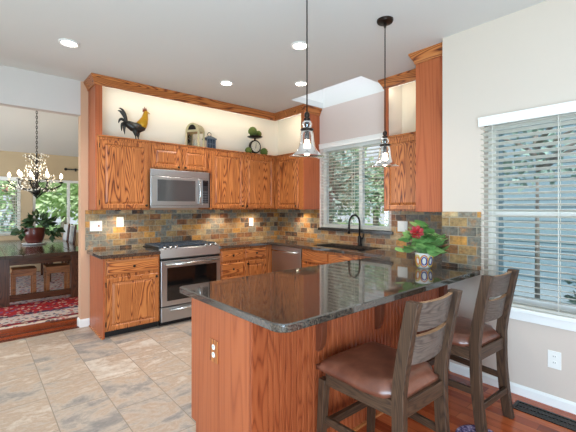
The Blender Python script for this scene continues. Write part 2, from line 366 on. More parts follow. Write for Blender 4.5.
# ------------------------------------------------------------------ mesh helpers
class MB:
    def __init__(self): self.v = []; self.f = []; self.mi = []
    def add(self, vs, fs, mi=0):
        o = len(self.v); self.v += [tuple(p) for p in vs]
        for f in fs: self.f.append(tuple(i + o for i in f)); self.mi.append(mi)
        return self
    def box(self, x0, x1, y0, y1, z0, z1, mi=0):
        x0, x1 = sorted((x0, x1)); y0, y1 = sorted((y0, y1)); z0, z1 = sorted((z0, z1))
        return self.add([(x0, y0, z0), (x1, y0, z0), (x1, y1, z0), (x0, y1, z0), (x0, y0, z1), (x1, y0, z1), (x1, y1, z1), (x0, y1, z1)],
                 [(0, 3, 2, 1), (4, 5, 6, 7), (0, 1, 5, 4), (1, 2, 6, 5), (2, 3, 7, 6), (3, 0, 4, 7)], mi)
    def tube(self, pts, r, n=10, cap=True, mi=0):
        pts = [Vector(p) for p in pts]
        rs = list(r) if isinstance(r, (list, tuple)) else [r] * len(pts)
        prev = None; vs = []
        for i, p in enumerate(pts):
            d = (pts[min(i + 1, len(pts) - 1)] - pts[max(i - 1, 0)])
            d = d.normalized() if d.length > 1e-9 else Vector((0, 0, 1))
            if prev is None:
                a = d.orthogonal().normalized()
            else:
                a = (prev - d * prev.dot(d)); a = a.normalized() if a.length > 1e-6 else d.orthogonal().normalized()
            prev = a; b = d.cross(a)
            for k in range(n):
                t = 2 * PI * k / n
                vs.append(p + (a * math.cos(t) + b * math.sin(t)) * rs[i])
        fs = []
        for i in range(len(pts) - 1):
            for k in range(n):
                k2 = (k + 1) % n
                fs.append((i * n + k, i * n + k2, (i + 1) * n + k2, (i + 1) * n + k))
        if cap:
            fs.append(tuple(reversed(range(n)))); fs.append(tuple(range((len(pts) - 1) * n, len(pts) * n)))
        return self.add(vs, fs, mi)
    def lathe(self, prof, c=(0, 0, 0), n=24, mi=0, axis='Z', sx=1, sy=1):
        vs = []
        for r, z in prof:
            for k in range(n):
                t = 2 * PI * k / n; a, b = r * math.cos(t) * sx, r * math.sin(t) * sy
                if axis == 'Z': vs.append((c[0] + a, c[1] + b, c[2] + z))
                elif axis == 'Y': vs.append((c[0] + a, c[1] - z, c[2] + b))      # z towards -Y
                else: vs.append((c[0] - z, c[1] - a, c[2] + b))                  # z towards -X
        fs = []
        for i in range(len(prof) - 1):
            for k in range(n):
                k2 = (k + 1) % n; fs.append((i * n + k, i * n + k2, (i + 1) * n + k2, (i + 1) * n + k))
        if prof[0][0] > 1e-6: fs.append(tuple(reversed(range(n))))
        if prof[-1][0] > 1e-6: fs.append(tuple(range((len(prof) - 1) * n, len(prof) * n)))
        return self.add(vs, fs, mi)
    def ball(self, c, r, n=16, mi=0, s=(1, 1, 1)):
        m = n // 2; prof = []
        vs = []; fs = []
        for i in range(m + 1):
            ph = PI * i / m
            for k in range(n):
                t = 2 * PI * k / n
                vs.append((c[0] + r * s[0] * math.sin(ph) * math.cos(t), c[1] + r * s[1] * math.sin(ph) * math.sin(t), c[2] + r * s[2] * math.cos(ph)))
        for i in range(m):
            for k in range(n):
                k2 = (k + 1) % n; fs.append((i * n + k, (i + 1) * n + k, (i + 1) * n + k2, i * n + k2))
        return self.add(vs, fs, mi)
    def prism(self, poly, fn, a0, a1, mi=0):
        """poly of (u, w), fn(u, w, a) -> point"""
        n = len(poly)
        vs = [fn(u, w, a0) for u, w in poly] + [fn(u, w, a1) for u, w in poly]
        fs = [tuple(reversed(range(n))), tuple(range(n, 2 * n))] + [(i, (i + 1) % n, n + (i + 1) % n, n + i) for i in range(n)]
        return self.add(vs, fs, mi)
    def sweep(self, path, prof, side=1, mi=0):
        """path of (x, y); prof of (outward, z); outward is the right-hand side when side = 1"""
        P = [Vector((p[0], p[1])) for p in path]; vs = []
        def nrm(a, b):
            d = (b - a).normalized(); return Vector((d.y, -d.x)) * side
        for i, p in enumerate(P):
            if i == 0: m = nrm(P[0], P[1])
            elif i == len(P) - 1: m = nrm(P[-2], P[-1])
            else:
                n1, n2 = nrm(P[i - 1], p), nrm(p, P[i + 1]); m = (n1 + n2); m = m / max(1e-6, m.dot(n1))
            for o, z in prof: q = p + m * o; vs.append((q.x, q.y, z))
        k = len(prof); fs = []
        for i in range(len(P) - 1):
            for j in range(k):
                j2 = (j + 1) % k; fs.append((i * k + j, i * k + j2, (i + 1) * k + j2, (i + 1) * k + j))
        fs.append(tuple(range(k))); fs.append(tuple(reversed(range((len(P) - 1) * k, len(P) * k))))
        return self.add(vs, fs, mi)
    def build(self, name, mats, parent=None, smooth=False, bevel=0.0, loc=None, fix=True):
        off = Vector(loc) if loc is not None else (world_loc(parent) if parent else Vector((0, 0, 0)))
        me = bpy.data.meshes.new(name)
        me.from_pydata([tuple(Vector(p) - off) for p in self.v], [], self.f)
        if not isinstance(mats, (list, tuple)): mats = [mats]
        for m in mats: me.materials.append(m)
        for p, i in zip(me.polygons, self.mi): p.material_index = i; p.use_smooth = smooth
        if fix:
            bm = bmesh.new(); bm.from_mesh(me); bmesh.ops.recalc_face_normals(bm, faces=bm.faces); bm.to_mesh(me); bm.free()
        o = bpy.data.objects.new(name, me); COL.objects.link(o)
        if parent is not None: o.parent = parent
        elif loc is not None: o.location = loc
        if bevel:
            b = o.modifiers.new('edge', 'BEVEL'); b.width = bevel; b.segments = 2; b.limit_method = 'ANGLE'; b.angle_limit = math.radians(50)
        return o

def world_loc(o):
    p = Vector((0, 0, 0))
    while o is not None: p += o.location; o = o.parent
    return p
def thing(name, loc, label, cat, group=None):
    o = bpy.data.objects.new(name, None); COL.objects.link(o); o.location = loc; o.empty_display_size = 0.1
    return tag(o, label, cat, group)
def tag(o, label, cat, group=None, kind=None):
    o['label'] = label; o['category'] = cat
    if group: o['group'] = group
    if kind: o['kind'] = kind
    return o
def struct(o): o['kind'] = 'structure'; return o
def bx(*a): return MB().box(*a)
def copy_tree(o, parent=None):
    c = o.copy(); COL.objects.link(c); c.parent = parent
    for ch in list(o.children): copy_tree(ch, c)
    return c

def slab(outer, holes, z0, z1, b=0.006):
    """flat slab from a plan outline (counter-clockwise) with an eased top edge"""
    def inset(P, d):
        out = []; n = len(P)
        for i in range(n):
            a, p, c = Vector(P[i - 1]), Vector(P[i]), Vector(P[(i + 1) % n])
            d1, d2 = (p - a).normalized(), (c - p).normalized()
            n1, n2 = Vector((-d1.y, d1.x)), Vector((-d2.y, d2.x))
            m = n1 + n2; m = m / max(0.2, m.dot(n1)); out.append(tuple(p + m * d))
        return out
    mb = MB()
    loops = [(inset(outer, b), z1), (outer, z1 - b), (outer, z0 + b * 0.6), (inset(outer, b * 0.6), z0)]
    n = len(outer); vs = []
    for L, z in loops: vs += [(x, y, z) for x, y in L]
    fs = [(i * n + j, i * n + (j + 1) % n, (i + 1) * n + (j + 1) % n, (i + 1) * n + j) for i in range(3) for j in range(n)]
    mb.add(vs, fs)
    for L, z in (loops[0], loops[-1]):
        pts = [[Vector((x, y, 0)) for x, y in L]] + [[Vector((x, y, 0)) for x, y in h] for h in holes]
        flat = [p for l in pts for p in l]
        mb.add([(p.x, p.y, z) for p in flat], tessellate_polygon(pts))
    for h in holes:
        k = len(h)
        mb.add([(x, y, z1) for x, y in h] + [(x, y, z0) for x, y in h], [(i, (i + 1) % k, k + (i + 1) % k, k + i) for i in range(k)])
    return mb

# ------------------------------------------------------------------ key dimensions
ZC = 2.934; YB = 4.847; XS = 3.973; XR = 3.133; YF = 4.237; XF = 3.363; YU = 4.51; XU = 3.638; ZCT = 0.914
UB = 1.40; UT = 2.262

# ------------------------------------------------------------------ room shell
struct(MB().box(-4, 3.36, 1.46, 4.86, -0.1, 0).box(-4, 1.04, -4, 1.46, -0.1, 0).box(3.36, 4.1, 1.46, 4.86, -0.1, 0).build('floor', TILE))
struct(bx(1.04, 3.28, -4, 1.46, -0.1, 0).build('floor_nook', CHERRY))
struct(bx(-4, 3.0, 4.86, 9.92, -0.1, 0).build('floor_dining', CHERRYX))
struct(bx(0.936, 4.12, YB, 4.967, 0, ZC + 0.06).build('wall_back', WALLB))
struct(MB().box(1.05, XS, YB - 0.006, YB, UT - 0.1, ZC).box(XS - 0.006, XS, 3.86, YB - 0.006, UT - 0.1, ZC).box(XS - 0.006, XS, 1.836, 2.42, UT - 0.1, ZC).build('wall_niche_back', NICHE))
struct(bx(-4, 0.936, YB, 4.967, 2.53, ZC + 0.06).build('wall_header', plain('soft_grey_header_paint', lin(206, 197, 192), 0.7, var=0.012)))
# sink wall with its window opening, rising as the skylight shaft
WY0, WY1, WZ0, WZ1 = 2.60, 3.806, 1.125, 2.34
struct(MB().box(XS, 4.12, 1.36, WY0, 0, ZC).box(XS, 4.12, WY1, YB, 0, ZC).box(XS, 4.12, WY0, WY1, 0, WZ0).box(XS, 4.12, WY0, WY1, WZ1, ZC).build('wall_sink', WALL))
struct(MB().box(3.28, XS, 1.36, 1.51, 0, ZC).build('wall_return', WALL))
RY0, RY1, RZ0, RZ1 = 0.15, 1.165, 0.665, 2.12
struct(MB().box(XR, 3.28, -4, RY0, 0, ZC).box(XR, 3.28, RY1, 1.51, 0, ZC).box(XR, 3.28, RY0, RY1, 0, RZ0).box(XR, 3.28, RY0, RY1, RZ1, ZC).build('wall_right', WALLR))
SX0, SY0, SY1 = 3.325, 2.553, 3.765
struct(MB().box(-4, SX0, -4, YB, ZC, ZC + 0.08).box(SX0, 4.12, -4, SY0, ZC, ZC + 0.08).box(SX0, 4.12, SY1, YB, ZC, ZC + 0.08).build('ceiling', CEIL))
struct(MB().box(SX0 - 0.05, SX0, SY0 - 0.05, SY1 + 0.05, ZC + 0.08, 3.4).box(XS, 4.12, SY0 - 0.05, SY1 + 0.05, ZC, 3.4)
       .box(SX0, XS, SY0 - 0.05, SY0, ZC + 0.08, 3.4).box(SX0, XS, SY1, SY1 + 0.05, ZC + 0.08, 3.4).build('wall_skylight_shaft', WHITE))
struct(bx(SX0, XS, SY0, SY1, 3.38, 3.39).build('window_skylight', DIFFUSER))
# outside skin of the bump-out
m = MB()
for i in range(22): m.prism([(0, 0), (0.018, 0), (0.004, 0.14), (0, 0.14)], lambda u, w, a, i=i: (a, 1.36 - u, -0.2 + i * 0.14 + w), 3.285, 4.14)
struct(m.build('siding_return', SIDING))
# dining room
D1 = (-0.8, 0.735); D2 = (0.950, 2.1)
DZ0, DZ1, YD = 0.83, 2.07, 9.8
struct(MB().box(-3, D1[0], YD, 9.92, 0, 2.68).box(D1[1], D2[0], YD, 9.92, 0, 2.68).box(D2[1], 3.0, YD, 9.92, 0, 2.68)
       .box(D1[0], D1[1], YD, 9.92, 0, DZ0).box(D1[0], D1[1], YD, 9.92, DZ1, 2.68).box(D2[0], D2[1], YD, 9.92, 0, DZ0).box(D2[0], D2[1], YD, 9.92, DZ1, 2.68).build('wall_dining', TANWALL))
struct(bx(2.9, 3.0, 4.967, 9.8, 0, 4.0).build('wall_dining_side', TANWALL))
zc0, zc1 = 2.60, 4.09
m = MB(); m.add([(-4, 9.95, zc0), (3.0, 9.95, zc0), (3.0, 4.967, zc1), (-4, 4.967, zc1), (-4, 9.95, zc0 + .08), (3.0, 9.95, zc0 + .08), (3.0, 4.967, zc1 + .08), (-4, 4.967, zc1 + .08)],
             [(0, 1, 2, 3), (4, 7, 6, 5), (0, 4, 5, 1), (2, 6, 7, 3), (1, 5, 6, 2), (0, 3, 7, 4)])
struct(m.build('ceiling_dining', CEIL))
struct(bx(-4, 3.0, 4.90, 4.967, 2.995, 4.16).build('wall_header_upper', CEIL))
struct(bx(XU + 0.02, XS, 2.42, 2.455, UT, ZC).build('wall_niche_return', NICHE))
# baseboards
BP = [(0, 0), (0.014, 0), (0.014, 0.058), (0.006, 0.076), (0, 0.076)]
struct(MB().sweep([(XR, 1.44), (XR, -4)], BP, 1).build('baseboard_right', WHITE))
BP2 = [(0, 0), (0.014, 0), (0.014, 0.075), (0.006, 0.095), (0, 0.095)]
struct(MB().sweep([(0.936, 4.967), (0.936, YB), (1.03, YB)], BP2, 1).build('baseboard_back', WHITE))
struct(bx(-4, 0.93, 4.845, 4.885, 0.0, 0.008).build('trim_threshold', CHERRYX))
# slate splashbacks
struct(bx(0.985, XS, YB - 0.010, YB, ZCT, UB - 0.004).build('trim_backsplash_range', SLATEX))
struct(MB().box(XS - 0.010, XS, 1.51, YB - 0.01, ZCT, WZ0 - 0.045).box(XS - 0.010, XS, 1.51, WY0 - 0.03, WZ0 - 0.045, UB - 0.004)
       .box(XS - 0.010, XS, WY1 + 0.03, YB - 0.01, WZ0 - 0.045, UB - 0.004).build('trim_backsplash_sink', SLATEY))
struct(bx(XR - 0.010, XR, 1.185, 1.51, ZCT, 1.392).build('trim_backsplash_nook', SLATEY))

# ------------------------------------------------------------------ windows
def window(name, plane, depth, a0, a1, z0, z1, mull, axis, sill=True, rail=None):
    """axis 'X': the window lies in a wall facing -X; 'Y': facing -Y. plane = room-side face of the wall"""
    w = thing(name, ((plane, (a0 + a1) / 2, z0) if axis == 'X' else ((a0 + a1) / 2, plane, z0)), '', ''); del w['label']; del w['category']; struct(w)
    B = (lambda m, d0, d1, u0, u1, w0, w1: m.box(plane + d0, plane + d1, u0, u1, w0, w1)) if axis == 'X' else (lambda m, d0, d1, u0, u1, w0, w1: m.box(u0, u1, plane + d0, plane + d1, w0, w1))
    m = MB(); t = 0.06
    B(m, depth - .02, depth + .04, a0, a0 + t, z0, z1); B(m, depth - .02, depth + .04, a1 - t, a1, z0, z1)
    B(m, depth - .02, depth + .04, a0 + t, a1 - t, z0, z0 + t); B(m, depth - .02, depth + .04, a0 + t, a1 - t, z1 - t, z1)
    for u in mull: B(m, depth - .02, depth + .035, u - .03, u + .03, z0 + t, z1 - t)
    if rail: B(m, depth - .02, depth + .035, a0 + t, a1 - t, rail - .025, rail + .025)
    m.build('window_frame', WHITE, w, bevel=0.003)
    m = MB(); B(m, depth + .005, depth + .009, a0 + t, a1 - t, z0 + t, z1 - t); m.build('pane', PANE, w)
    return w
def blind(name, plane, a0, a1, z0, z1, pitch, axis, label, tilt, val=0.075, cords=4, out=0.0, wdt=0.05):
    """venetian blind hanging in front of a window; plane = centre of the slats"""
    loc = (plane, (a0 + a1) / 2, z0) if axis == 'X' else ((a0 + a1) / 2, plane, z0)
    th = thing(name, loc, label, 'blind')
    P = (lambda d, u, z: (plane + d, u, z)) if axis == 'X' else (lambda d, u, z: (u, plane + d, z))
    def B(m, d0, d1, u0, u1, w0, w1): return m.box(plane + d0, plane + d1, u0, u1, w0, w1) if axis == 'X' else m.box(u0, u1, plane + d0, plane + d1, w0, w1)
    m = MB(); B(m, -0.042, -0.03, a0 - .012, a1 + .012, z1 - val, z1); B(m, -0.046, -0.03, a0 - .014, a1 + .014, z1 - 0.016, z1)
    B(m, -0.03, 0.03, a0, a1, z1 - 0.05, z1 - 0.01)
    m.build('valance', WHITE, th, bevel=0.002)
    m = MB(); n = int((z1 - val - z0) / pitch); c, s = math.cos(tilt), math.sin(tilt)
    for i in range(n):
        z = z0 + 0.03 + i * pitch
        poly = [(-wdt / 2, -0.0016), (0, 0.0016), (wdt / 2, -0.0016), (wdt / 2, 0.0012), (0, 0.0042), (-wdt / 2, 0.0012)]
        m.prism([(u * c - w * s, u * s + w * c) for u, w in poly], lambda u, w, a, z=z: P(u, a, z + w), a0, a1)
    m.build('slats', BLIND, th)
    m = MB(); B(m, -0.025, 0.025, a0, a1, z0, z0 + 0.018); m.build('bottom_rail', BLIND, th, bevel=0.003)
    for k in range(cords):
        u = a0 + 0.09 + (a1 - a0 - 0.18) * k / max(1, cords - 1)
        for d in (-0.027, 0.027):
            m = MB(); B(m, d - 0.0012, d + 0.0012, u - 0.003, u + 0.003, z0, z1 - 0.03); m.build('ladder_cord', BLIND, th)
    return th
window('window_1', XS, 0.075, WY0, WY1, WZ0, WZ1, [3.10], 'X')
struct(MB().box(XS - 0.03, XS + 0.08, WY0 - 0.06, WY1 + 0.04, WZ0 - 0.04, WZ0).build('window_1_sill', plain('dark_granite_sill', lin(48, 44, 42), 0.25), bevel=0.004))
blind('venetian_blind', XS - 0.002, WY0 - 0.03, WY1 - 0.01, WZ0 + 0.01, 2.385, 0.047, 'X', 'white venetian blind over the kitchen sink window behind the faucet', -0.06, cords=3)
window('window_2', XR, 0.11, RY0, RY1, RZ0, RZ1, [], 'X', rail=1.39)
m = MB(); m.box(XR - 0.045, XR + 0.09, RY0 - 0.06, RY1 + 0.03, RZ0 - 0.03, RZ0); m.box(XR - 0.018, XR, RY0 - 0.04, RY1 + 0.015, RZ0 - 0.095, RZ0 - 0.03)
struct(m.build('window_2_sill', WHITE, bevel=0.004))
blind('venetian_blind', XR - 0.005, RY0 - 0.01, RY1 + 0.015, RZ0 + 0.006, 2.158, 0.044, 'X', 'wide white venetian blind on the nook wall behind the bar stools', -0.30, cords=3)
window('window_3', YD, 0.07, D1[0], D1[1], DZ0, DZ1, [], 'Y')
blind('venetian_blind', YD - 0.01, D1[0], D1[1], DZ0, DZ1 + 0.02, 0.06, 'Y', 'white blind on the left dining room window beside the tan wall strip', 0.25, cords=3)
window('window_4', YD, 0.07, D2[0], D2[1], DZ0, DZ1, [1.653], 'Y')

# ------------------------------------------------------------------ cabinetry helpers
def door_geo(u0, u1, z0, z1, P, stile=0.052, th=0.02):
    """ring frame and raised panel; P(u, z, n) -> point, n outwards"""
    def ring(loops):
        vs = []; k = 4; fs = []
        for ins, n in loops:
            vs += [P(u0 + ins, z0 + ins, n), P(u1 - ins, z0 + ins, n), P(u1 - ins, z1 - ins, n), P(u0 + ins, z1 - ins, n)]
        for i in range(len(loops) - 1):
            for j in range(4): fs.append((i * 4 + j, i * 4 + (j + 1) % 4, (i + 1) * 4 + (j + 1) % 4, (i + 1) * 4 + j))
        return vs, fs
    fr = MB(); L = [(0, 0), (0, th - 0.004), (0.004, th), (stile - 0.008, th), (stile, th - 0.006), (stile, 0.0)]
    vs, fs = ring(L); fr.add(vs, fs)
    fr.add(*[ring([(0, 0), (stile, 0)])[i] for i in (0, 1)])
    pn = MB(); g = stile - 0.001
    L2 = [(g, 0.002), (g, th - 0.010), (g + 0.006, th - 0.011), (g + 0.028, th - 0.002), (g + 0.030, th - 0.0005)]
    vs, fs = ring(L2); fs.append((16, 17, 18, 19)); fs.append((3, 2, 1, 0)); pn.add(vs, fs)
    return fr, pn
def Pmaker(axis, face):
    if axis == 'Y': return lambda u, z, n: (u, face - n, z)     # faces -Y, u along X
    return lambda u, z, n: (face - n, u, z)                     # faces -X, u along Y
def knob(parent, axis, face, u, z):
    P = Pmaker(axis, face); m = MB()
    m.lathe([(0.005, 0), (0.005, 0.012), (0.013, 0.016), (0.0155, 0.022), (0.012, 0.028), (0.0, 0.030)], P(u, z, 0), 12, axis=axis)
    return m.build('knob', BRONZE, parent, smooth=True)
def hinge(parent, axis, face, u, z):
    P = Pmaker(axis, face); a = P(u - .006, z - .028, -0.002); b = P(u + .006, z + .028, 0.006)
    return bx(a[0], b[0], a[1], b[1], a[2], b[2]).build('hinge', BRONZE, parent)
def door(parent, axis, face, u0, u1, z0, z1, ku=None, kz=None, hu=None):
    P = Pmaker(axis, face); fr, pn = door_geo(u0, u1, z0, z1, P)
    d = fr.build('door', OAKZ, parent); pn.build('panel', OAKZ, d)
    if ku is not None: knob(d, axis, face - 0.02, ku, kz)
    if hu is not None:
        for z in (z0 + 0.07, z1 - 0.07): hinge(d, axis, face, hu, z)
    return d
def drawer(parent, axis, face, u0, u1, z0, z1, label=None, kn=True):
    P = Pmaker(axis, face); m = MB(); th = 0.02
    L = [(0, 0), (0, th - 0.007), (0.010, th - 0.001), (0.014, th)]
    vs = []; fs = []
    for ins, n in L: vs += [P(u0 + ins, z0 + ins, n), P(u1 - ins, z0 + ins, n), P(u1 - ins, z1 - ins, n), P(u0 + ins, z1 - ins, n)]
    for i in range(3):
        for j in range(4): fs.append((i * 4 + j, i * 4 + (j + 1) % 4, (i + 1) * 4 + (j + 1) % 4, (i + 1) * 4 + j))
    fs += [(12, 13, 14, 15), (3, 2, 1, 0)]; m.add(vs, fs)
    d = m.build('drawer', OAKX if axis == 'Y' else OAKY, parent)
    if kn: knob(d, axis, face - th, (u0 + u1) / 2, (z0 + z1) / 2)
    return d

# ------------------------------------------------------------------ upper cabinets, range wall
UZ0, UZ1 = UB + 0.018, UT - 0.05
def upper_body_y(x0, x1, z0, parent):
    m = MB(); m.box(x0, x1, YU, YB, z0, UT - 0.018)
    m.build('carcass', OAKZ, parent, bevel=0.002)
    bx(x0, x1, YU - 0.014, YB, UT - 0.018, UT).build('top_board', OAKX, parent, bevel=0.004)
c = thing('wall_cabinet', (1.33, 4.68, UB), 'oak wall cabinet with one tall door left of the microwave', 'cabinet')
upper_body_y(1.036, 1.632, UB, c)
door(c, 'Y', YU, 1.066, 1.604, UZ0, UZ1, 1.578, UZ0 + 0.035, 1.064)
m = MB().box(1.018, 1.036, YU, YB, UB, ZC - 0.1).box(1.036, 1.092, YU, YU + 0.02, UT, ZC - 0.1)
m.build('tall_side_panel', PANZ, c, bevel=0.002)
c = thing('wall_cabinet', (2.05, 4.68, 1.92), 'short oak wall cabinet with two small doors above the microwave', 'cabinet')
upper_body_y(1.633, 2.462, 1.913, c)
door(c, 'Y', YU, 1.652, 2.03, 1.93, UZ1, 1.995, 1.955); door(c, 'Y', YU, 2.055, 2.436, 1.93, UZ1, 2.09, 1.955, 2.44)
c = thing('wall_cabinet', (3.0, 4.68, UB), 'oak wall cabinet with two tall doors right of the microwave', 'cabinet')
upper_body_y(2.463, XU, UB, c)
door(c, 'Y', YU, 2.486, 3.022, UZ0, UZ1, 2.995, UZ0 + 0.035); door(c, 'Y', YU, 3.046, 3.596, UZ0, UZ1, 3.075, UZ0 + 0.035)
# side run left of the window
c = thing('wall_cabinet', (3.80, 4.2, UB), 'oak wall cabinet on the window wall, left of the sink window', 'cabinet')
MB().box(XU, XS, 3.852, YB, UB, UT - 0.018).build('carcass', OAKZ, c, bevel=0.002)
bx(XU - 0.014, XS, 3.86, YB, UT - 0.018, UT).build('top_board', OAKY, c, bevel=0.004)
door(c, 'X', XU, 3.945, 4.44, UZ0, UZ1, 3.975, UZ0 + 0.035)
bx(XU, XS, 3.834, 3.852, UB, ZC - 0.1).build('tall_side_panel', PANZ, c, bevel=0.002)
bx(XU, XU + 0.02, 3.852, 3.895, UT, ZC - 0.1).build('upper_stile', OAKZ, c)
URB = 1.386
# right of the window
c = thing('wall_cabinet', (3.80, 2.15, URB), 'oak wall cabinet with one door right of the sink window', 'cabinet')
MB().box(XU, XS, 1.836, 2.44, URB, UT - 0.018).build('carcass', OAKZ, c, bevel=0.002)
bx(XU - 0.014, XS, 1.836, 2.455, UT - 0.018, UT).build('top_board', OAKY, c, bevel=0.004)
door(c, 'X', XU, 1.86, 2.43, (URB + 0.018), UZ1, 1.885, (URB + 0.018) + 0.035, 2.434)
MB().box(XU, XS, 2.44, 2.458, URB, UT).box(XU, XU + 0.02, 2.405, 2.458, UT, ZC - 0.1).build('tall_side_panel', PANZ, c, bevel=0.002)
c = thing('tall_cabinet', (3.6, 1.68, URB), 'deep oak cabinet end reaching the ceiling beside the cream nook wall', 'cabinet')
bx(3.268, XS, 1.512, 1.834, URB, ZC - 0.03).build('carcass', PANZ, c)
bx(3.25, 3.268, 1.512, 1.834, URB, ZC - 0.03).build('front_panel', PANZ, c, bevel=0.002)
# crown
CR = [(-0.016, ZC - 0.105), (0.008, ZC - 0.105), (0.012, ZC - 0.085), (0.028, ZC - 0.055), (0.044, ZC - 0.028), (0.05, ZC - 0.02), (0.05, ZC), (-0.016, ZC)]
struct(MB().sweep([(1.018, YB), (1.018, YU), (XU, YU), (XU, 3.834), (XS, 3.834)], CR, 1).build('trim_crown_range', OAKX))
struct(MB().sweep([(XS, 2.458), (XU, 2.458), (XU, 1.834)], CR, 1).build('trim_crown_sink', OAKY))
struct(MB().sweep([(XU, 1.834), (3.25, 1.834), (3.25, 1.512)], CR, 1).build('trim_crown_tall', OAKY))

# ------------------------------------------------------------------ base cabinets
TK = 0.075
def base_y(x0, x1, parent, left_panel=False):
    MB().box(x0, x1, YF, YB - 0.02, TK, ZCT - 0.042).build('carcass', OAKZ, parent, bevel=0.002)
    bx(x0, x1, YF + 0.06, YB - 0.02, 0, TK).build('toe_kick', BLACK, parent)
c = thing('base_cabinet', (1.33, 4.55, 0), 'oak base cabinet with one drawer over a door left of the range', 'cabinet')
base_y(1.05, 1.648, c)
MB().box(1.032, 1.05, YF, YB - 0.012, TK, ZCT - 0.042).box(1.032, 1.05, YF + 0.005, YB - 0.012, 0, TK).build('side_panel', PANZ, c, bevel=0.001)
MB().sweep([(1.032, YB - 0.02), (1.032, YF - 0.004)], [(0, 0), (0.014, 0), (0.010, 0.012), (0, 0.016)], 1).build('shoe_moulding', OAKY, c)
drawer(c, 'Y', YF, 1.066, 1.630, 0.69, 0.845); door(c, 'Y', YF, 1.066, 1.630, TK + 0.01, 0.655, 1.60, 0.62, 1.062)
c = thing('base_cabinet', (2.66, 4.55, 0), 'oak base cabinet with a stack of drawers right of the range', 'cabinet')
base_y(2.470, 2.852, c)
for z0, z1 in ((0.695, 0.845), (0.505, 0.665), (0.31, 0.475), (0.115, 0.28)): drawer(c, 'Y', YF, 2.486, 2.834, z0, z1)
c = thing('base_cabinet', (3.1, 4.55, 0), 'oak corner base cabinet with a drawer over a door beside the dishwasher', 'cabinet')
base_y(2.853, XF, c)
drawer(c, 'Y', YF, 2.872, 3.235, 0.705, 0.845); door(c, 'Y', YF, 2.872, 3.235, TK + 0.01, 0.67, 2.90, 0.635)
MB().box(XF, XS - 0.002, 4.237, YB - 0.02, TK, ZCT - 0.042).build('corner_carcass', OAKZ, c)
# dishwasher
c = thing('dishwasher', (3.66, 3.9, 0), 'stainless dishwasher with a bar handle under the corner counter', 'dishwasher')
bx(XF + 0.02, XS - 0.02, 3.585, 4.232, 0.10, 0.868).build('tub', BLACK, c)
bx(XF + 0.06, XS - 0.02, 3.585, 4.232, 0, 0.10).build('kick_plate', BLACK, c)
d = bx(XF - 0.012, XF + 0.02, 3.59, 4.228, 0.115, 0.866).build('door', STEEL, c, bevel=0.004)
m = MB().tube([(XF - 0.05, 3.63, 0.80), (XF - 0.05, 4.19, 0.80)], 0.011, 10)
for y in (3.68, 4.14): m.tube([(XF - 0.05, y, 0.80), (XF - 0.01, y, 0.80)], 0.007, 8)
m.build('handle', CHROME, d, smooth=True)
# sink base
c = thing('base_cabinet', (3.66, 2.9, 0), 'oak sink base cabinet under the window with flat false drawer fronts', 'cabinet')
MB().box(XF, XF + 0.06, 2.14, 3.583, TK, ZCT - 0.042).box(XF + 0.06, XS - .002, 2.14, 2.5, TK, ZCT - 0.042).box(XF + 0.06, XS - .002, 3.56, 3.583, TK, ZCT - 0.042).build('carcass', OAKZ, c, bevel=0.002)
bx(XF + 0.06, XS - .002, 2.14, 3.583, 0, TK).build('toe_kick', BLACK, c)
for y0, y1 in ((3.10, 3.56), (2.62, 3.07), (2.18, 2.59)):
    drawer(c, 'X', XF, y0, y1, 0.705, 0.845, kn=False); door(c, 'X', XF, y0, y1, TK + 0.01, 0.67)

# ------------------------------------------------------------------ worktops
c = slab([(1.0, YB - 0.645), (1.650, YB - 0.645), (1.650, YB - 0.01), (1.0, YB - 0.01)], [], ZCT - 0.04, ZCT, 0.005).build('countertop', GRANITE)
tag(c, 'short dark granite countertop left of the range', 'countertop')
YP0, YP1, XP = 1.189, 2.238, 0.995
r = 0.07
corner = [(XP + r - r * math.sin(t), YP0 + r - r * math.cos(t)) for t in [PI / 2 * k / 8 for k in range(9)]]  # from (XP+r, YP0) to (XP, YP0+r)
corner = corner[::-1]
outer = corner + [(XR - 0.011, YP0), (XR - 0.011, 1.512), (XS - 0.011, 1.512), (XS - 0.011, YB - 0.011), (2.466, YB - 0.011), (2.466, YB - 0.645), (XF - 0.035, YB - 0.645), (XF - 0.035, YP1), (XP + 0.02, YP1), (XP, YP1 - 0.02)]
SK = (3.445, 3.865, 2.62, 3.49)
hole = [(SK[0], SK[2]), (SK[1], SK[2]), (SK[1], SK[3]), (SK[0], SK[3])]
c = slab(outer, [hole], ZCT - 0.04, ZCT, 0.006).build('countertop', GRANITE)
tag(c, 'long dark granite countertop wrapping from the range to the peninsula', 'countertop')
c = thing('sink', (3.655, 3.05, 0.72), 'black composite sink set into the counter below the window', 'sink')
m = MB(); t = 0.012; x0, x1, y0, y1 = SK; x0 -= .006; x1 += .006; y0 -= .006; y1 += .006; zb = 0.70
zt = ZCT - 0.041
m.box(x0 - t, x0, y0 - t, y1 + t, zb, zt).box(x1, x1 + t, y0 - t, y1 + t, zb, zt).box(x0, x1, y0 - t, y0, zb, zt).box(x0, x1, y1, y1 + t, zb, zt).box(x0 - t, x1 + t, y0 - t, y1 + t, zb - t, zb)
m.build('basin', plain('black_composite', lin(30, 29, 30), 0.35), c)
MB().lathe([(0.045, 0), (0.045, 0.004), (0.02, 0.004), (0.0, 0.001)], (3.655, 3.05, zb), 20).build('drain', CHROME, c)
c = thing('faucet', (3.915, 3.03, ZCT), 'tall black gooseneck faucet behind the sink', 'faucet')
MB().lathe([(0.032, 0), (0.032, 0.012), (0.024, 0.02), (0.024, 0.12), (0.018, 0.135), (0.0, 0.135)], (3.915, 3.03, ZCT), 18).build('base', IRON, c, smooth=True)
pts = [(3.915, 3.03, ZCT + 0.12), (3.915, 3.03, ZCT + 0.30)]
for k in range(1, 13):
    a = PI * k / 12; pts.append((3.915 - 0.11 + 0.11 * math.cos(a), 3.03, ZCT + 0.30 + 0.115 * math.sin(a)))
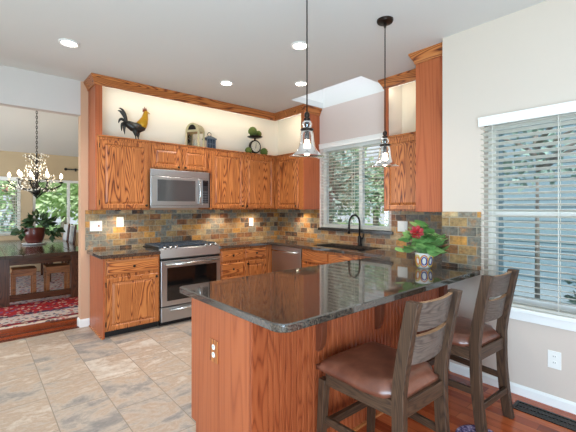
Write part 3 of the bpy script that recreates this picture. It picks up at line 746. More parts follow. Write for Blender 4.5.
pts.append((3.692, 3.03, ZCT + 0.26))
MB().tube(pts, 0.0125, 12).build('spout', IRON, c, smooth=True)
MB().tube([(3.693, 3.03, ZCT + 0.27), (3.688, 3.03, ZCT + 0.17)], [0.016, 0.019], 12).build('spray_head', IRON, c, smooth=True)
MB().tube([(3.915, 3.01, ZCT + 0.09), (3.912, 2.975, ZCT + 0.10), (3.90, 2.945, ZCT + 0.17)], [0.011, 0.01, 0.008], 10).build('lever', IRON, c, smooth=True)

# ------------------------------------------------------------------ peninsula base
PX, PY0, PY1 = 1.03, 1.46, 2.12; TK = 0.096
c = thing('peninsula_cabinet', (2.1, 1.8, 0), 'oak peninsula base with bead board back under the granite bar top', 'cabinet')
bx(PX + 0.02, XR - 0.004, PY0 + 0.02, PY1 - 0.002, TK, ZCT - 0.042).build('carcass', OAKZ, c)
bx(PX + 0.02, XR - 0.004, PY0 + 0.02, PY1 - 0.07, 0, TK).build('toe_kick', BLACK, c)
m = MB(); m.prism([(PY0 + 0.012, 0), (PY1 - 0.062, 0), (PY1 - 0.062, TK), (PY1, TK), (PY1, ZCT - 0.042), (PY0 + 0.012, ZCT - 0.042)], lambda u, w, a: (a, u, w), PX, PX + 0.02)
m.build('end_panel', PANZ, c, bevel=0.001)
bx(PX - 0.002, PX + 0.10, PY0 - 0.003, PY0 + 0.02, 0, ZCT - 0.042).build('corner_stile', BEADZ, c, bevel=0.003)
m = MB(); x = PX + 0.10; w = 0.041
while x < XR - 0.005 - 1e-6:
    x1 = min(x + w, XR - 0.005)
    m.add([(x, PY0 + 0.012, 0), (x + 0.006, PY0 - 0.002, 0), (x1 - 0.009, PY0 - 0.002, 0), (x1 - 0.005, PY0 + 0.008, 0), (x1, PY0 + 0.012, 0),
           (x, PY0 + 0.012, ZCT - 0.042), (x + 0.006, PY0 - 0.002, ZCT - 0.042), (x1 - 0.009, PY0 - 0.002, ZCT - 0.042), (x1 - 0.005, PY0 + 0.008, ZCT - 0.042), (x1, PY0 + 0.012, ZCT - 0.042)],
          [(i, i + 1, i + 6, i + 5) for i in range(4)])
    x = x1
m.box(PX + 0.10, XR - 0.005, PY0 + 0.0125, PY0 + 0.02, 0, ZCT - 0.042)
m.build('bead_board', BEADZ, c, fix=False)
MB().sweep([(PX, PY1 - 0.065), (PX, PY0 - 0.003), (XR - 0.01, PY0 - 0.003)], [(0, 0), (0.014, 0), (0.010, 0.012), (0, 0.016)], -1 if False else 1).build('shoe_moulding', OAKX, c)
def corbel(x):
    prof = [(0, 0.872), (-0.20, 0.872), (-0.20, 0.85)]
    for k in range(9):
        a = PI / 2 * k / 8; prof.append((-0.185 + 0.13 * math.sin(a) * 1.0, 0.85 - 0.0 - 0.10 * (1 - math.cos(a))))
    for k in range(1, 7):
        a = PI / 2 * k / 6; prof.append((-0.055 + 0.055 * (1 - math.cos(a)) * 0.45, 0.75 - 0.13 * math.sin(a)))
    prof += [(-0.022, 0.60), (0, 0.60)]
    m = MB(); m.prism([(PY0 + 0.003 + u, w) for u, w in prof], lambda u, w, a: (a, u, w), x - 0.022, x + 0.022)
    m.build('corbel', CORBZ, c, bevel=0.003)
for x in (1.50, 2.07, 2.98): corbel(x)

# ------------------------------------------------------------------ range
RX0, RX1 = 1.656, 2.462
c = thing('range', (2.06, 4.5, 0), 'stainless gas range with black glass oven door between the oak cabinets', 'stove')
YR = 4.222
bx(RX0, RX1, YR + 0.03, YB - 0.012, 0.05, 0.90).build('body', BLACK, c)
MB().prism([(YR - 0.008, 0.815), (YR + 0.03, 0.80), (YR + 0.06, 0.80), (YR + 0.06, 0.93), (YR + 0.022, 0.93)], lambda u, w, a: (a, u, w), RX0, RX1).build('control_panel', STEEL, c, bevel=0.003)
bx(RX0, RX1, YR + 0.06, YB - 0.012, 0.90, 0.925).build('cooktop', BLACK, c, bevel=0.003)
d = bx(RX0 + 0.002, RX1 - 0.002, YR - 0.012, YR + 0.03, 0.24, 0.785).build('oven_door', STEEL, c, bevel=0.004)
bx(RX0 + 0.075, RX1 - 0.06, YR - 0.014, YR - 0.006, 0.30, 0.70).build('window', BLACKGLASS, d)
m = MB().tube([(RX0 + 0.04, YR - 0.058, 0.745), (RX1 - 0.04, YR - 0.058, 0.745)], 0.013, 12)
for x in (RX0 + 0.075, RX1 - 0.075): m.tube([(x, YR - 0.058, 0.745), (x, YR - 0.01, 0.745)], 0.009, 8)
m.build('handle', CHROME, d, smooth=True)
d = bx(RX0 + 0.002, RX1 - 0.002, YR - 0.012, YR + 0.03, 0.055, 0.225).build('drawer', STEEL, c, bevel=0.004)
m = MB().tube([(RX0 + 0.10, YR - 0.05, 0.195), (RX1 - 0.10, YR - 0.05, 0.195)], 0.011, 12)
for x in (RX0 + 0.14, RX1 - 0.14): m.tube([(x, YR - 0.05, 0.195), (x, YR - 0.01, 0.195)], 0.007, 8)
m.build('handle', CHROME, d, smooth=True)
bx(RX0 + 0.01, RX1 - 0.01, YR + 0.05, YR + 0.08, 0, 0.05).build('kick_plate', BLACK, c)
for x in (1.72, 1.79, 1.86, 2.27, 2.34, 2.41):
    MB().tube([(x, YR + 0.038, 0.928), (x, YR + 0.022, 0.958)], [0.022, 0.019], 14).build('knob', CHROME, c, smooth=True)
for x0, x1 in ((1.68, 1.925), (1.94, 2.18), (2.195, 2.44)):
    m = MB(); ya, yb_ = YR + 0.10, YB - 0.06; zz = 0.952
    for y in (ya, yb_): m.box(x0, x1, y - 0.006, y + 0.006, zz - 0.008, zz + 0.006)
    for x in (x0, x1): m.box(x - 0.006, x + 0.006, ya, yb_, zz - 0.008, zz + 0.006)
    for y in (ya + 0.13, (ya + yb_) / 2, yb_ - 0.13): m.box(x0, x1, y - 0.005, y + 0.005, zz - 0.004, zz + 0.008)
    m.box((x0 + x1) / 2 - 0.005, (x0 + x1) / 2 + 0.005, ya, yb_, zz - 0.004, zz + 0.008)
    for x in (x0 + 0.006, x1 - 0.006):
        for y in (ya + 0.006, yb_ - 0.006): m.box(x - 0.008, x + 0.008, y - 0.008, y + 0.008, 0.925, zz)
    m.build('grate', GRATE, c)
for x, y in ((1.80, 4.42), (1.80, 4.68), (2.06, 4.55), (2.32, 4.42), (2.32, 4.68)):
    MB().lathe([(0.045, 0), (0.045, 0.010), (0.03, 0.012), (0.03, 0.018), (0, 0.019)], (x, y, 0.924), 18).build('burner', BLACK, c, smooth=False)

# ------------------------------------------------------------------ microwave
MX0, MX1, MZ0, MZ1, YM = 1.62, 2.420, 1.425, 1.908, 4.452
c = thing('microwave', (2.05, 4.65, MZ0), 'stainless microwave mounted over the range', 'microwave')
bx(1.638, 2.45, YM + 0.02, YB - 0.012, MZ0, MZ1).build('body', BLACK, c)
bx(MX0, MX1, YM - 0.004, YM + 0.02, MZ1 - 0.085, MZ1).build('vent_panel', STEEL, c, bevel=0.003)
d = bx(MX0, MX1 - 0.108, YM - 0.006, YM + 0.02, MZ0 + 0.03, MZ1 - 0.088).build('door', STEEL, c, bevel=0.003)
bx(MX0 + 0.085, MX1 - 0.205, YM - 0.008, YM, MZ0 + 0.085, MZ1 - 0.125).build('window', plain('grey_mesh_glass', lin(70, 68, 68), 0.08, spec=0.8, var=0.02), d)
hp = [(MX1 - 0.15, YM - 0.006, MZ0 + 0.06)] + [(MX1 - 0.15, YM - 0.02 - 0.028 * math.sin(PI * k / 8), MZ0 + 0.06 + 0.30 * k / 8) for k in range(9)] + [(MX1 - 0.15, YM - 0.006, MZ0 + 0.36)]
MB().tube(hp, 0.013, 10).build('handle', CHROME, d, smooth=True)
p = bx(MX1 - 0.106, MX1, YM - 0.006, YM + 0.02, MZ0 + 0.03, MZ1 - 0.088).build('control_panel', STEEL, c, bevel=0.003)
bx(MX1 - 0.098, MX1 - 0.012, YM - 0.008, YM, MZ0 + 0.06, MZ1 - 0.11).build('keypad', plain('dark_keypad', lin(40, 40, 42), 0.25), p)
bx(MX1 - 0.09, MX1 - 0.02, YM - 0.010, YM - 0.006, MZ1 - 0.185, MZ1 - 0.125).build('display', plain('black_display', lin(18, 22, 26), 0.1), p)
m = MB()
for i in range(3):
    for j in range(5): m.box(MX1 - 0.092 + i * 0.026, MX1 - 0.074 + i * 0.026, YM - 0.010, YM - 0.007, MZ0 + 0.07 + j * 0.034, MZ0 + 0.09 + j * 0.034)
m.build('buttons', plain('grey_button', lin(70, 70, 72), 0.4), p)
bx(MX0, MX1, YM - 0.004, YM + 0.02, MZ0, MZ0 + 0.028).build('lower_trim', STEEL, c)

# ------------------------------------------------------------------ outlets and switches
def plate(name, axis, face, u, z, w, h, slots, label, mat=OUTW, cat='outlet', inner=OUTW):
    P = Pmaker(axis, face); t = thing(name, P(u, z, 0), label, cat)
    a, b = P(u - w / 2, z - h / 2, 0), P(u + w / 2, z + h / 2, 0.006)
    bx(a[0], b[0], a[1], b[1], a[2], b[2]).build('cover_plate', mat, t, bevel=0.002)
    for kind, du, dz in slots:
        if kind == 'rocker':
            a, b = P(u + du - 0.016, z + dz - 0.033, 0.005), P(u + du + 0.016, z + dz + 0.033, 0.009)
            bx(a[0], b[0], a[1], b[1], a[2], b[2]).build('rocker', inner, t, bevel=0.002)
        elif kind == 'jack':
            MB().lathe([(0.012, 0), (0.012, 0.004), (0.0, 0.005)], P(u + du, z + dz, 0.006), 12, axis=axis).build('jack', ROOSTR, t)
        else:
            m = MB().lathe([(0.016, 0), (0.016, 0.003), (0.0, 0.003)], P(u + du, z + dz, 0.005), 16, axis=axis)
            s = m.build('socket', inner, t)
            m = MB()
            for d in (-0.006, 0.006):
                a, b = P(u + du + d - 0.0014, z + dz - 0.001, 0.0078), P(u + du + d + 0.0014, z + dz + 0.008, 0.0088)
                m.box(a[0], b[0], a[1], b[1], a[2], b[2])
            m.build('slots', SLOT, s)
    return t
plate('wall_plate', 'Y', YB - 0.010, 1.10, 1.203, 0.135, 0.125, [('rocker', -0.03, 0), ('jack', 0.03, 0)], 'wide white wall plate with a jack at the left end of the slate', cat='switch')
plate('light_switch', 'Y', YB - 0.010, 1.376, 1.246, 0.082, 0.125, [('rocker', 0, 0)], 'white light switch on the slate below the tall-door cabinet left of the range', cat='switch')
plate('outlet', 'Y', YB - 0.010, 3.40, 1.192, 0.082, 0.13, [('o', 0, 0.024), ('o', 0, -0.024)], 'white outlet on the slate right of the range')
plate('light_switch', 'X', XS - 0.010, 2.41, 1.195, 0.135, 0.128, [('rocker', -0.03, 0), ('rocker', 0.03, 0)], 'wide white double switch on the slate behind the red flower', cat='switch')
plate('outlet', 'X', XR, 0.69, 0.335, 0.08, 0.125, [('o', 0, 0.022), ('o', 0, -0.022)], 'white outlet low on the cream nook wall')
plate('outlet', 'X', PX, 1.83, 0.607, 0.085, 0.128, [('o', 0, 0.022), ('o', 0, -0.022)], 'wood-plated outlet on the end of the peninsula', mat=OAKZ)
# floor register
c = thing('floor_register', (2.95, 0.68, 0), 'black metal floor register by the nook baseboard', 'vent')
m = MB().box(2.88, 2.90, 0.46, 0.89, 0, 0.006).box(3.0, 3.02, 0.46, 0.89, 0, 0.006).box(2.90, 3.0, 0.46, 0.48, 0, 0.006).box(2.90, 3.0, 0.87, 0.89, 0, 0.006).box(2.945, 2.955, 0.48, 0.87, 0, 0.005)
m.build('frame', IRON, c)
m = MB()
for i in range(18): m.box(2.90, 3.0, 0.488 + i * 0.0215, 0.498 + i * 0.0215, 0.0, 0.004)
m.build('louvres', IRON, c)
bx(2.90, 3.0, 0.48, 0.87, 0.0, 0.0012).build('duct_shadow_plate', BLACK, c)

# ------------------------------------------------------------------ bar stools
def stool(label):
    t = thing('bar_stool', (0, 0, 0), label, 'stool')
    w = 0.413
    def leg_path(zs):
        out = []
        for z in zs:
            if z < 0.45: y = -0.232 - 0.045 * ((0.45 - z) / 0.45) ** 1.7
            elif z < 0.58: y = -0.232
            else: y = -0.232 - 0.075 * ((z - 0.58) / 0.43) ** 1.25
            out.append((y, z))
        return out
    P = leg_path([0, 0.06, 0.12, 0.2, 0.3, 0.4, 0.5, 0.58, 0.66, 0.75, 0.84, 0.93, 1.011])
    for sx in (-1, 1):
        poly = [(y - 0.031, z) for y, z in P] + [(y + 0.031, z) for y, z in reversed(P)]
        x = sx * (w / 2 - 0.019)
        m = MB()
        n = len(P); vs = []
        for y, z in P: vs += [(x - 0.019, y - 0.031, z), (x + 0.019, y - 0.031, z), (x + 0.019, y + 0.031, z), (x - 0.019, y + 0.031, z)]
        fs = [(3, 2, 1, 0), tuple(range(4 * n - 4, 4 * n))]
        for i in range(n - 1):
            for j in range(4): fs.append((i * 4 + j, i * 4 + (j + 1) % 4, i * 4 + 4 + (j + 1) % 4, i * 4 + 4 + j))
        m.add(vs, fs); m.build('rear_leg', STZ, t, bevel=0.003)
    for sx in (-1, 1):
        m = MB(); x0 = sx * 0.214; y0 = 0.222
        vs = []; xt = x0
        for z, h, dy in ((0, 0.019, 0.028), (0.49, 0.0235, 0.0)):
            x0 = xt + sx * dy * 0.35; vs += [(x0 - h, y0 + dy - h, z), (x0 + h, y0 + dy - h, z), (x0 + h, y0 + dy + h, z), (x0 - h, y0 + dy + h, z)]
        m.add(vs, [(3, 2, 1, 0), (4, 5, 6, 7)] + [(j, (j + 1) % 4, 4 + (j + 1) % 4, 4 + j) for j in range(4)])
        m.build('front_leg', STZ, t, bevel=0.003)
    # aprons
    ZA0, ZA1 = 0.462, 0.538
    m = MB(); m.box(-0.17, 0.17, -0.252, -0.228, ZA0, ZA1); m.build('rear_apron', STX, t, bevel=0.003)
    m = MB(); m.box(-0.19, 0.19, 0.216, 0.240, ZA0, ZA1); m.build('front_apron', STX, t, bevel=0.003)
    for sx in (-1, 1):
        m = MB(); xa, xb = sx * 0.190, sx * 0.214
        m.prism([(xa - 0.012, -0.21), (xa + 0.012, -0.21), (xb + 0.012, 0.20), (xb - 0.012, 0.20)], lambda u, v, a: (u, v, a), ZA0, ZA1)
        m.build('side_apron', STY, t, bevel=0.003)
    # cushion: domed trapezoid with rolled edge
    NX, NY = 14, 14; m = MB(); vs = []; fs = []
    def plan(u, v):
        yy = -0.235 + (0.262 + 0.235) * v
        hw = 0.165 if v < 0.09 else 0.212 + 0.033 * min(1.0, (v - 0.09) / 0.25)
        return (u * hw, yy)
    for j in range(NY + 1):
        for i in range(NX + 1):
            u, v = -1 + 2 * i / NX, j / NY
            x, y = plan(u, v)
            e = (1 - abs(u) ** 6) * (1 - abs(2 * v - 1) ** 6)
            vs.append((x, y, 0.560 + 0.040 * max(0, e) ** 0.3 + 0.006 * math.cos(u * 1.5) * math.cos((2 * v - 1) * 1.5)))
    for j in range(NY):
        for i in range(NX): a = j * (NX + 1) + i; fs.append((a, a + 1, a + NX + 2, a + NX + 1))
    ring = [i for i in range(NX + 1)] + [(j + 1) * (NX + 1) + NX for j in range(NY)] + [NY * (NX + 1) + i for i in reversed(range(NX))] + [j * (NX + 1) for j in reversed(range(1, NY))]
    k0 = len(vs)
    for i in ring: x, y, z = vs[i]; vs.append((x * 0.985, y, 0.536))
    L = len(ring)
    for i in range(L): fs.append((ring[i], k0 + i, k0 + (i + 1) % L, ring[(i + 1) % L]))
    fs.append(tuple(k0 + i for i in range(L)))
    m.add(vs, fs); m.build('seat', LEATHER, t, smooth=True)
    # curved slats
    def slat(z0, z1):
        m = MB(); N = 10; vs = []; fs = []
        yb0 = lambda z: -0.232 - 0.075 * (max(0, z - 0.58) / 0.43) ** 1.25
        for i in range(N + 1):
            u = -1 + 2 * i / N; x = u * 0.170; bow = -0.030 * (1 - u * u)
            for z, d in ((z0, -0.011), (z0, 0.011), (z1, 0.011), (z1, -0.011)): vs.append((x, yb0(z) + bow + d + 0.012, z))
        for i in range(N):
            for j in range(4): fs.append((i * 4 + j, i * 4 + 4 + j, i * 4 + 4 + (j + 1) % 4, i * 4 + (j + 1) % 4))
        fs.append((0, 1, 2, 3)); fs.append(tuple(N * 4 + j for j in (3, 2, 1, 0)))
        m.add(vs, fs)
        for q in range(len(m.f)):
            if q < N * 4 and q % 4 == 2: m.mi[q] = 1
        m.build('back_slat', [SLATW, SLATE_EDGE], t)
    slat(0.862, 0.999); slat(0.700, 0.838)
    # stretchers
    MB().box(-0.17, 0.17, -0.276, -0.254, 0.165, 0.205).build('rear_stretcher', STX, t, bevel=0.003)
    MB().box(-0.20, 0.20, 0.224, 0.252, 0.20, 0.245).build('footrest', STX, t, bevel=0.003)
    for sx in (-1, 1):
        xa, xb = sx * 0.188, sx * 0.213
        MB().prism([(xa - 0.010, -0.232), (xa + 0.010, -0.232), (xb + 0.012, 0.222), (xb - 0.008, 0.222)], lambda u, v, a: (u, v, a), 0.245, 0.285).build('side_stretcher', STY, t, bevel=0.003)
    return t
s1 = stool('brown leather bar stool with slatted back nearest the peninsula end')
s2 = copy_tree(s1)
s1.location = (1.652, 1.129, 0); s1.rotation_euler.z = math.radians(-1.8)
s2.location = (2.575, 1.150, 0); s2.rotation_euler.z = math.radians(-3.9)
s2['label'] = 'brown leather bar stool with slatted back nearest the nook window and wall'
s1['group'] = s2['group'] = 'bar stools at the peninsula'
c = MB().lathe([(0.13, 0), (0.13, 0.006), (0.12, 0.009), (0, 0.010)], (2.34, 0.90, 0.0), 28, sx=1.1).build('floor_mat', MATP, None, loc=(2.34, 0.90, 0))
tag(c, 'small round purple speckled mat on the wood floor beside the bar stool', 'mat')

# ------------------------------------------------------------------ pendants and downlights
def spot(parent, loc, energy, size=2.4, color=(1, 0.95, 0.88), blend=0.9, rad=0.06):
    l = bpy.data.lights.new('lamp_light', 'SPOT'); l.energy = energy; l.spot_size = size; l.spot_blend = blend; l.color = color; l.shadow_soft_size = rad
    o = bpy.data.objects.new('lamp_light', l); COL.objects.link(o); o.parent = parent; o.location = Vector(loc) - world_loc(parent); return o
def point(parent, loc, energy, color=(1, 0.85, 0.62), rad=0.03):
    l = bpy.data.lights.new('lamp_light', 'POINT'); l.energy = energy; l.color = color; l.shadow_soft_size = rad
    o = bpy.data.objects.new('lamp_light', l); COL.objects.link(o); o.parent = parent; o.location = Vector(loc) - world_loc(parent); return o
def pendant(x, y, label):
    t = thing('pendant_light', (x, y, 1.753), label, 'pendant', 'clear glass pendants over the peninsula'); zr = 1.753
    MB().lathe([(0.065, ZC), (0.065, ZC - 0.012), (0.058, ZC - 0.022), (0.012, ZC - 0.026), (0.012, ZC - 0.05), (0.004, ZC - 0.07), (0, ZC - 0.07)], (x, y, 0), 24).build('canopy', BRONZE, t, smooth=False)
    MB().tube([(x, y, ZC - 0.06), (x, y, zr + 0.285)], 0.0045, 8).build('stem', BRONZE, t, smooth=True)
    MB().lathe([(0, 0.292), (0.010, 0.29), (0.018, 0.277), (0.018, 0.262), (0.012, 0.252), (0.022, 0.248), (0.022, 0.238), (0.014, 0.236), (0.013, 0.19), (0.0, 0.19)], (x, y, zr), 18).build('socket', BRONZE, t, smooth=True)
    MB().lathe([(0.014, 0.236), (0.026, 0.228), (0.033, 0.212), (0.030, 0.196), (0.022, 0.184), (0.036, 0.181)], (x, y, zr), 24).build('glass_neck', SHADE_GLASS, t, smooth=True, fix=False)
    MB().lathe([(0.016, 0.184), (0.041, 0.181), (0.043, 0.176), (0.041, 0.171), (0.016, 0.172)], (x, y, zr), 24).build('collar_ring', BRONZE, t, smooth=True)
    MB().lathe([(0.020, 0.178), (0.034, 0.172), (0.042, 0.155), (0.045, 0.13), (0.048, 0.095), (0.056, 0.06), (0.072, 0.034), (0.094, 0.014), (0.110, 0.006), (0.116, 0.003), (0.117, 0.0)], (x, y, zr), 36).build('glass_shade', SHADE_GLASS, t, smooth=True, fix=False)
    MB().lathe([(0.012, 0.185), (0.013, 0.15), (0.015, 0.145), (0.015, 0.112), (0.011, 0.110)], (x, y, zr), 14).build('bulb_base', BRONZE, t, smooth=True)
    MB().lathe([(0.011, 0.114), (0.014, 0.105), (0.019, 0.08), (0.024, 0.05), (0.023, 0.03), (0.015, 0.014), (0.0, 0.008)], (x, y, zr), 18).build('bulb', BULB, t, smooth=True)
    return t
pendant(1.608, 1.665, 'clear glass pendant light over the near half of the peninsula, left of the two')
pendant(2.478, 1.665, 'clear glass pendant light hanging nearer the oak cabinet end, with its ceiling canopy in view')
for (x, y), lab in zip([(0.64, 3.794), (2.271, 2.445), (2.283, 3.763), (2.975, 3.185)],
                       ['recessed ceiling light above the tile aisle, nearest the dining opening', 'recessed ceiling light near the pendant stem over the kitchen', 'recessed ceiling light in front of the microwave', 'small recessed ceiling light beside the skylight']):
    t = thing('recessed_light', (x, y, ZC), lab, 'ceiling light', 'recessed ceiling lights')
    MB().lathe([(0.085, 0), (0.085, -0.006), (0.068, -0.010), (0.062, -0.003), (0.062, 0)], (x, y, ZC), 28).build('trim_ring', WHITE, t)
    MB().lathe([(0.062, -0.003), (0.0, -0.004)], (x, y, ZC), 24).build('lens', LENS, t, fix=False)
    spot(t, (x, y, ZC - 0.03), 72)
t = None
# under-cabinet pucks
for i, (x, y, z, lab) in enumerate([(1.30, 4.66, UB, 'small puck light under the wall cabinet left of the microwave'), (2.75, 4.66, UB, 'small puck light under the wall cabinet just right of the microwave'),
                           (3.35, 4.66, UB, 'small puck light under the corner end of the range wall cabinets'), (3.80, 4.15, UB, 'small puck light under the wall cabinet left of the sink window')]):
    t = thing('under_cabinet_light', (x, y, z), lab, 'light', 'puck lights under the wall cabinets')
    MB().lathe([(0.035, 0), (0.035, -0.012), (0.028, -0.014), (0.028, -0.011)], (x, y, z), 20).build('housing', BRONZE, t, fix=True)
    MB().lathe([(0.028, -0.012), (0, -0.0125)], (x, y, z), 20).build('lens', LEDGLOW, t, fix=False)
    spot(t, (x, y, z - 0.018), 15, 2.6, (1, 0.86, 0.64), 0.8, 0.02)
# cove lighting tucked behind the crown
def strip(name, loc, target, sx, power, label):
    t = thing(name, loc, label, 'light', 'light strips behind the crown')
    l = area(name + '_light', (0, 0, 0), Vector(target) - Vector(loc), sx, 0.02, power, (1, 0.84, 0.56)); l.parent = t
    return t
def strip_thing(x0, x1, y0, y1, z, label, loc_dir, power):
    cx, cy = (x0 + x1) / 2, (y0 + y1) / 2
    t = thing('light_strip', (cx, cy, z), label, 'light', 'light strips behind the crown moulding')
    bx(x0, x1, y0, y1, z, z + 0.012).build('channel', WHITE, t)
    l = bpy.data.lights.new('strip_light', 'AREA'); l.shape = 'RECTANGLE'
    l.size = max(x1 - x0, y1 - y0); l.size_y = 0.02; l.energy = power; l.color = (1, 0.9, 0.72)
    o = bpy.data.objects.new('strip_light', l); COL.objects.link(o); o.parent = t; o.location = (0, 0, -0.01)
    d = Vector(loc_dir)
    if x1 - x0 > y1 - y0:
        o.rotation_euler = (math.atan2(d.y, -d.z), 0, 0)
    else:
        o.rotation_euler = (0, -math.atan2(d.x, -d.z), PI / 2) if False else (Matrix.Rotation(-math.atan2(d.x, -d.z), 4, 'Y') @ Matrix.Rotation(PI / 2, 4, 'Z')).to_euler()
    return t
strip_thing(1.10, 3.60, 4.535, 4.555, ZC - 0.10, 'hidden light strip behind the crown above the range wall cabinets', (0, 0.7, -0.35), 3.2)
strip_thing(3.663, 3.683, 3.90, 4.45, ZC - 0.10, 'hidden light strip behind the crown left of the sink window', (0.7, 0, -0.35), 1.5)

strip_thing(3.663, 3.683, 1.86, 2.40, ZC - 0.10, 'hidden light strip behind the crown right of the sink window', (0.7, 0, -0.35), 0.8)

# ------------------------------------------------------------------ decorations on the cabinets
def leafpile(m, centre, R, n, size, rng, up=0.3, squash=1.0, droop=0.0, mi=0, shell=0.5):
    cx, cy, cz = centre
    for _ in range(n):
        d = Vector((rng.gauss(0, 1), rng.gauss(0, 1), rng.gauss(0, 1) * squash + up)); d.normalize()
        rr = R * (shell + (1 - shell) * rng.random())
        p = Vector((cx, cy, cz)) + Vector((d.x * rr, d.y * rr, d.z * rr * squash))
        t = (d + Vector((rng.uniform(-.6, .6), rng.uniform(-.6, .6), rng.uniform(-.6, .4) - droop))).normalized()
        s = t.cross(Vector((rng.uniform(-1, 1), rng.uniform(-1, 1), rng.uniform(0.2, 1)))).normalized()
        L = size * rng.uniform(0.7, 1.3); W = L * 0.36; nn = t.cross(s)
        a = p; b = p + t * L * 0.45 + s * W + nn * L * 0.08; c_ = p + t * L - nn * L * 0.12; d_ = p + t * L * 0.45 - s * W + nn * L * 0.08; mid = p + t * L * 0.5
        m.add([a, b, c_, d_, mid], [(0, 1, 4), (1, 2, 4), (2, 3, 4), (3, 0, 4)], mi)
rng = random.Random(3)
t = thing('rooster_figure', (1.50, 4.63, UT), 'dark metal rooster with a gold neck standing on the oak cabinet', 'ornament')
o = Vector((1.50, 4.63, UT))
m = MB()
ring = [(-0.13, 0.215, 0.018), (-0.10, 0.20, 0.040), (-0.04, 0.172, 0.058), (0.02, 0.160, 0.066), (0.07, 0.185, 0.062), (0.10, 0.24, 0.046), (0.115, 0.29, 0.034)]
m.tube([o + Vector((a, 0, b)) for a, b, _ in ring], [c_ for _, _, c_ in ring], 14)
m.build('body', ROOSTB, t, smooth=True)
m = MB(); ring = [(0.045, 0.165, 0.040), (0.068, 0.20, 0.066), (0.095, 0.25, 0.054), (0.112, 0.30, 0.040), (0.118, 0.345, 0.030), (0.125, 0.375, 0.026), (0.14, 0.385, 0.012)]
m.tube([o + Vector((a, -0.012, b)) for a, b, _ in ring], [c_ for _, _, c_ in ring], 14)
m.build('hackle', ROOSTY, t, smooth=True)
m = MB()
for a, b, h in ((0.095, 0.395, 0.028), (0.112, 0.405, 0.036), (0.130, 0.40, 0.03)): m.tube([o + Vector((a, -0.012, b - 0.02)), o + Vector((a - 0.008, -0.012, b + h))], [0.014, 0.003], 8)
m.tube([o + Vector((0.142, -0.012, 0.37)), o + Vector((0.140, -0.012, 0.325))], [0.012, 0.006], 8)
m.build('comb', ROOSTR, t, smooth=True)
MB().tube([o + Vector((0.145, -0.012, 0.375)), o + Vector((0.178, -0.012, 0.362))], [0.011, 0.001], 8).build('beak', ROOSTY, t, smooth=True)
for k, (hx, hz, ex, ez) in enumerate([(-0.17, 0.36, -0.215, 0.33), (-0.13, 0.38, -0.20, 0.37), (-0.18, 0.30, -0.20, 0.19), (-0.17, 0.24, -0.16, 0.10), (-0.14, 0.20, -0.12, 0.07), (-0.11, 0.33, -0.13, 0.37)]):
    p0, p1, p2 = o + Vector((-0.10, 0.008 * (k - 2), 0.19)), o + Vector((hx, 0.012 * (k - 2), hz)), o + Vector((ex, 0.014 * (k - 2), ez))
    pts = [p0 * (1 - q) ** 2 + p1 * 2 * q * (1 - q) + p2 * q * q for q in [i / 8 for i in range(9)]]
    MB().tube(pts, [0.010, 0.014, 0.016, 0.017, 0.017, 0.016, 0.013, 0.009, 0.003], 8).build('tail_feather', ROOSTB, t, smooth=True)
MB().tube([o + Vector((-0.08, -0.05, 0.2)), o + Vector((-0.02, -0.078, 0.175)), o + Vector((0.04, -0.06, 0.18))], [0.01, 0.035, 0.02], 10).build('wing', plain('wing_grey_metal', lin(96, 92, 86), 0.4, 0.4, var=0.3), t, smooth=True)
for dx, dy in ((-0.01, -0.025), (0.035, 0.025)):
    m = MB().tube([o + Vector((dx - 0.01, dy, 0.15)), o + Vector((dx, dy, 0.09)), o + Vector((dx + 0.004, dy, 0.05)), o + Vector((dx + 0.008, dy, 0.004))], [0.040, 0.026, 0.008, 0.006], 8)
    for a in (-0.6, 0, 0.6): m.tube([o + Vector((dx + 0.008, dy, 0.005)), o + Vector((dx + 0.008 + 0.045 * math.cos(a), dy + 0.045 * math.sin(a), 0.005))], 0.0045, 6)
    m.build('leg', ROOSTB, t, smooth=True)
# arched lantern
t = thing('lantern', (2.32, 4.66, UT), 'cream lantern with an arched top on the oak cabinet', 'lantern')
x0, x1, y0, y1 = 2.215, 2.425, 4.58, 4.74
m = MB().box(x0, x1, y0, y1, UT, UT + 0.02)
for x in (x0, x1 - 0.022):
    for y in (y0, y1 - 0.022): m.box(x, x + 0.022, y, y + 0.022, UT + 0.02, UT + 0.23)
m.box(x0, x1, y0, y1, UT + 0.215, UT + 0.235)
m.build('frame', PALEST, t, bevel=0.002)
arch = [(0.09 * math.cos(PI * k / 12), UT + 0.235 + 0.105 * math.sin(PI * k / 12)) for k in range(13)]
inner_ = [(0.06 * math.cos(PI * k / 12), UT + 0.245 + 0.070 * math.sin(PI * k / 12)) for k in range(13)]
m = MB(); m.prism([(2.32 - 0 + 0 * 1 + u * (1.15), w) for u, w in arch], lambda u, w, a: (u, a, w), y0, y1); m.build('arched_hood', PALEST, t)
m = MB(); m.prism([(2.32 + u, w) for u, w in inner_], lambda u, w, a: (u, a, w), y0 - 0.003, y0 + 0.01); m.build('hood_opening', IRON, t)
MB().box(x0 + 0.022, x1 - 0.022, y0 + 0.006, y0 + 0.009, UT + 0.02, UT + 0.215).box(x0 + 0.006, x0 + 0.009, y0 + 0.022, y1 - 0.022, UT + 0.02, UT + 0.215).build('glass', SHADE_GLASS, t)
MB().lathe([(0.035, 0.02), (0.035, 0.12), (0.0, 0.122)], (2.32, 4.66, UT), 16).build('candle', CANDLE, t)
t.rotation_euler.z = math.radians(-58)
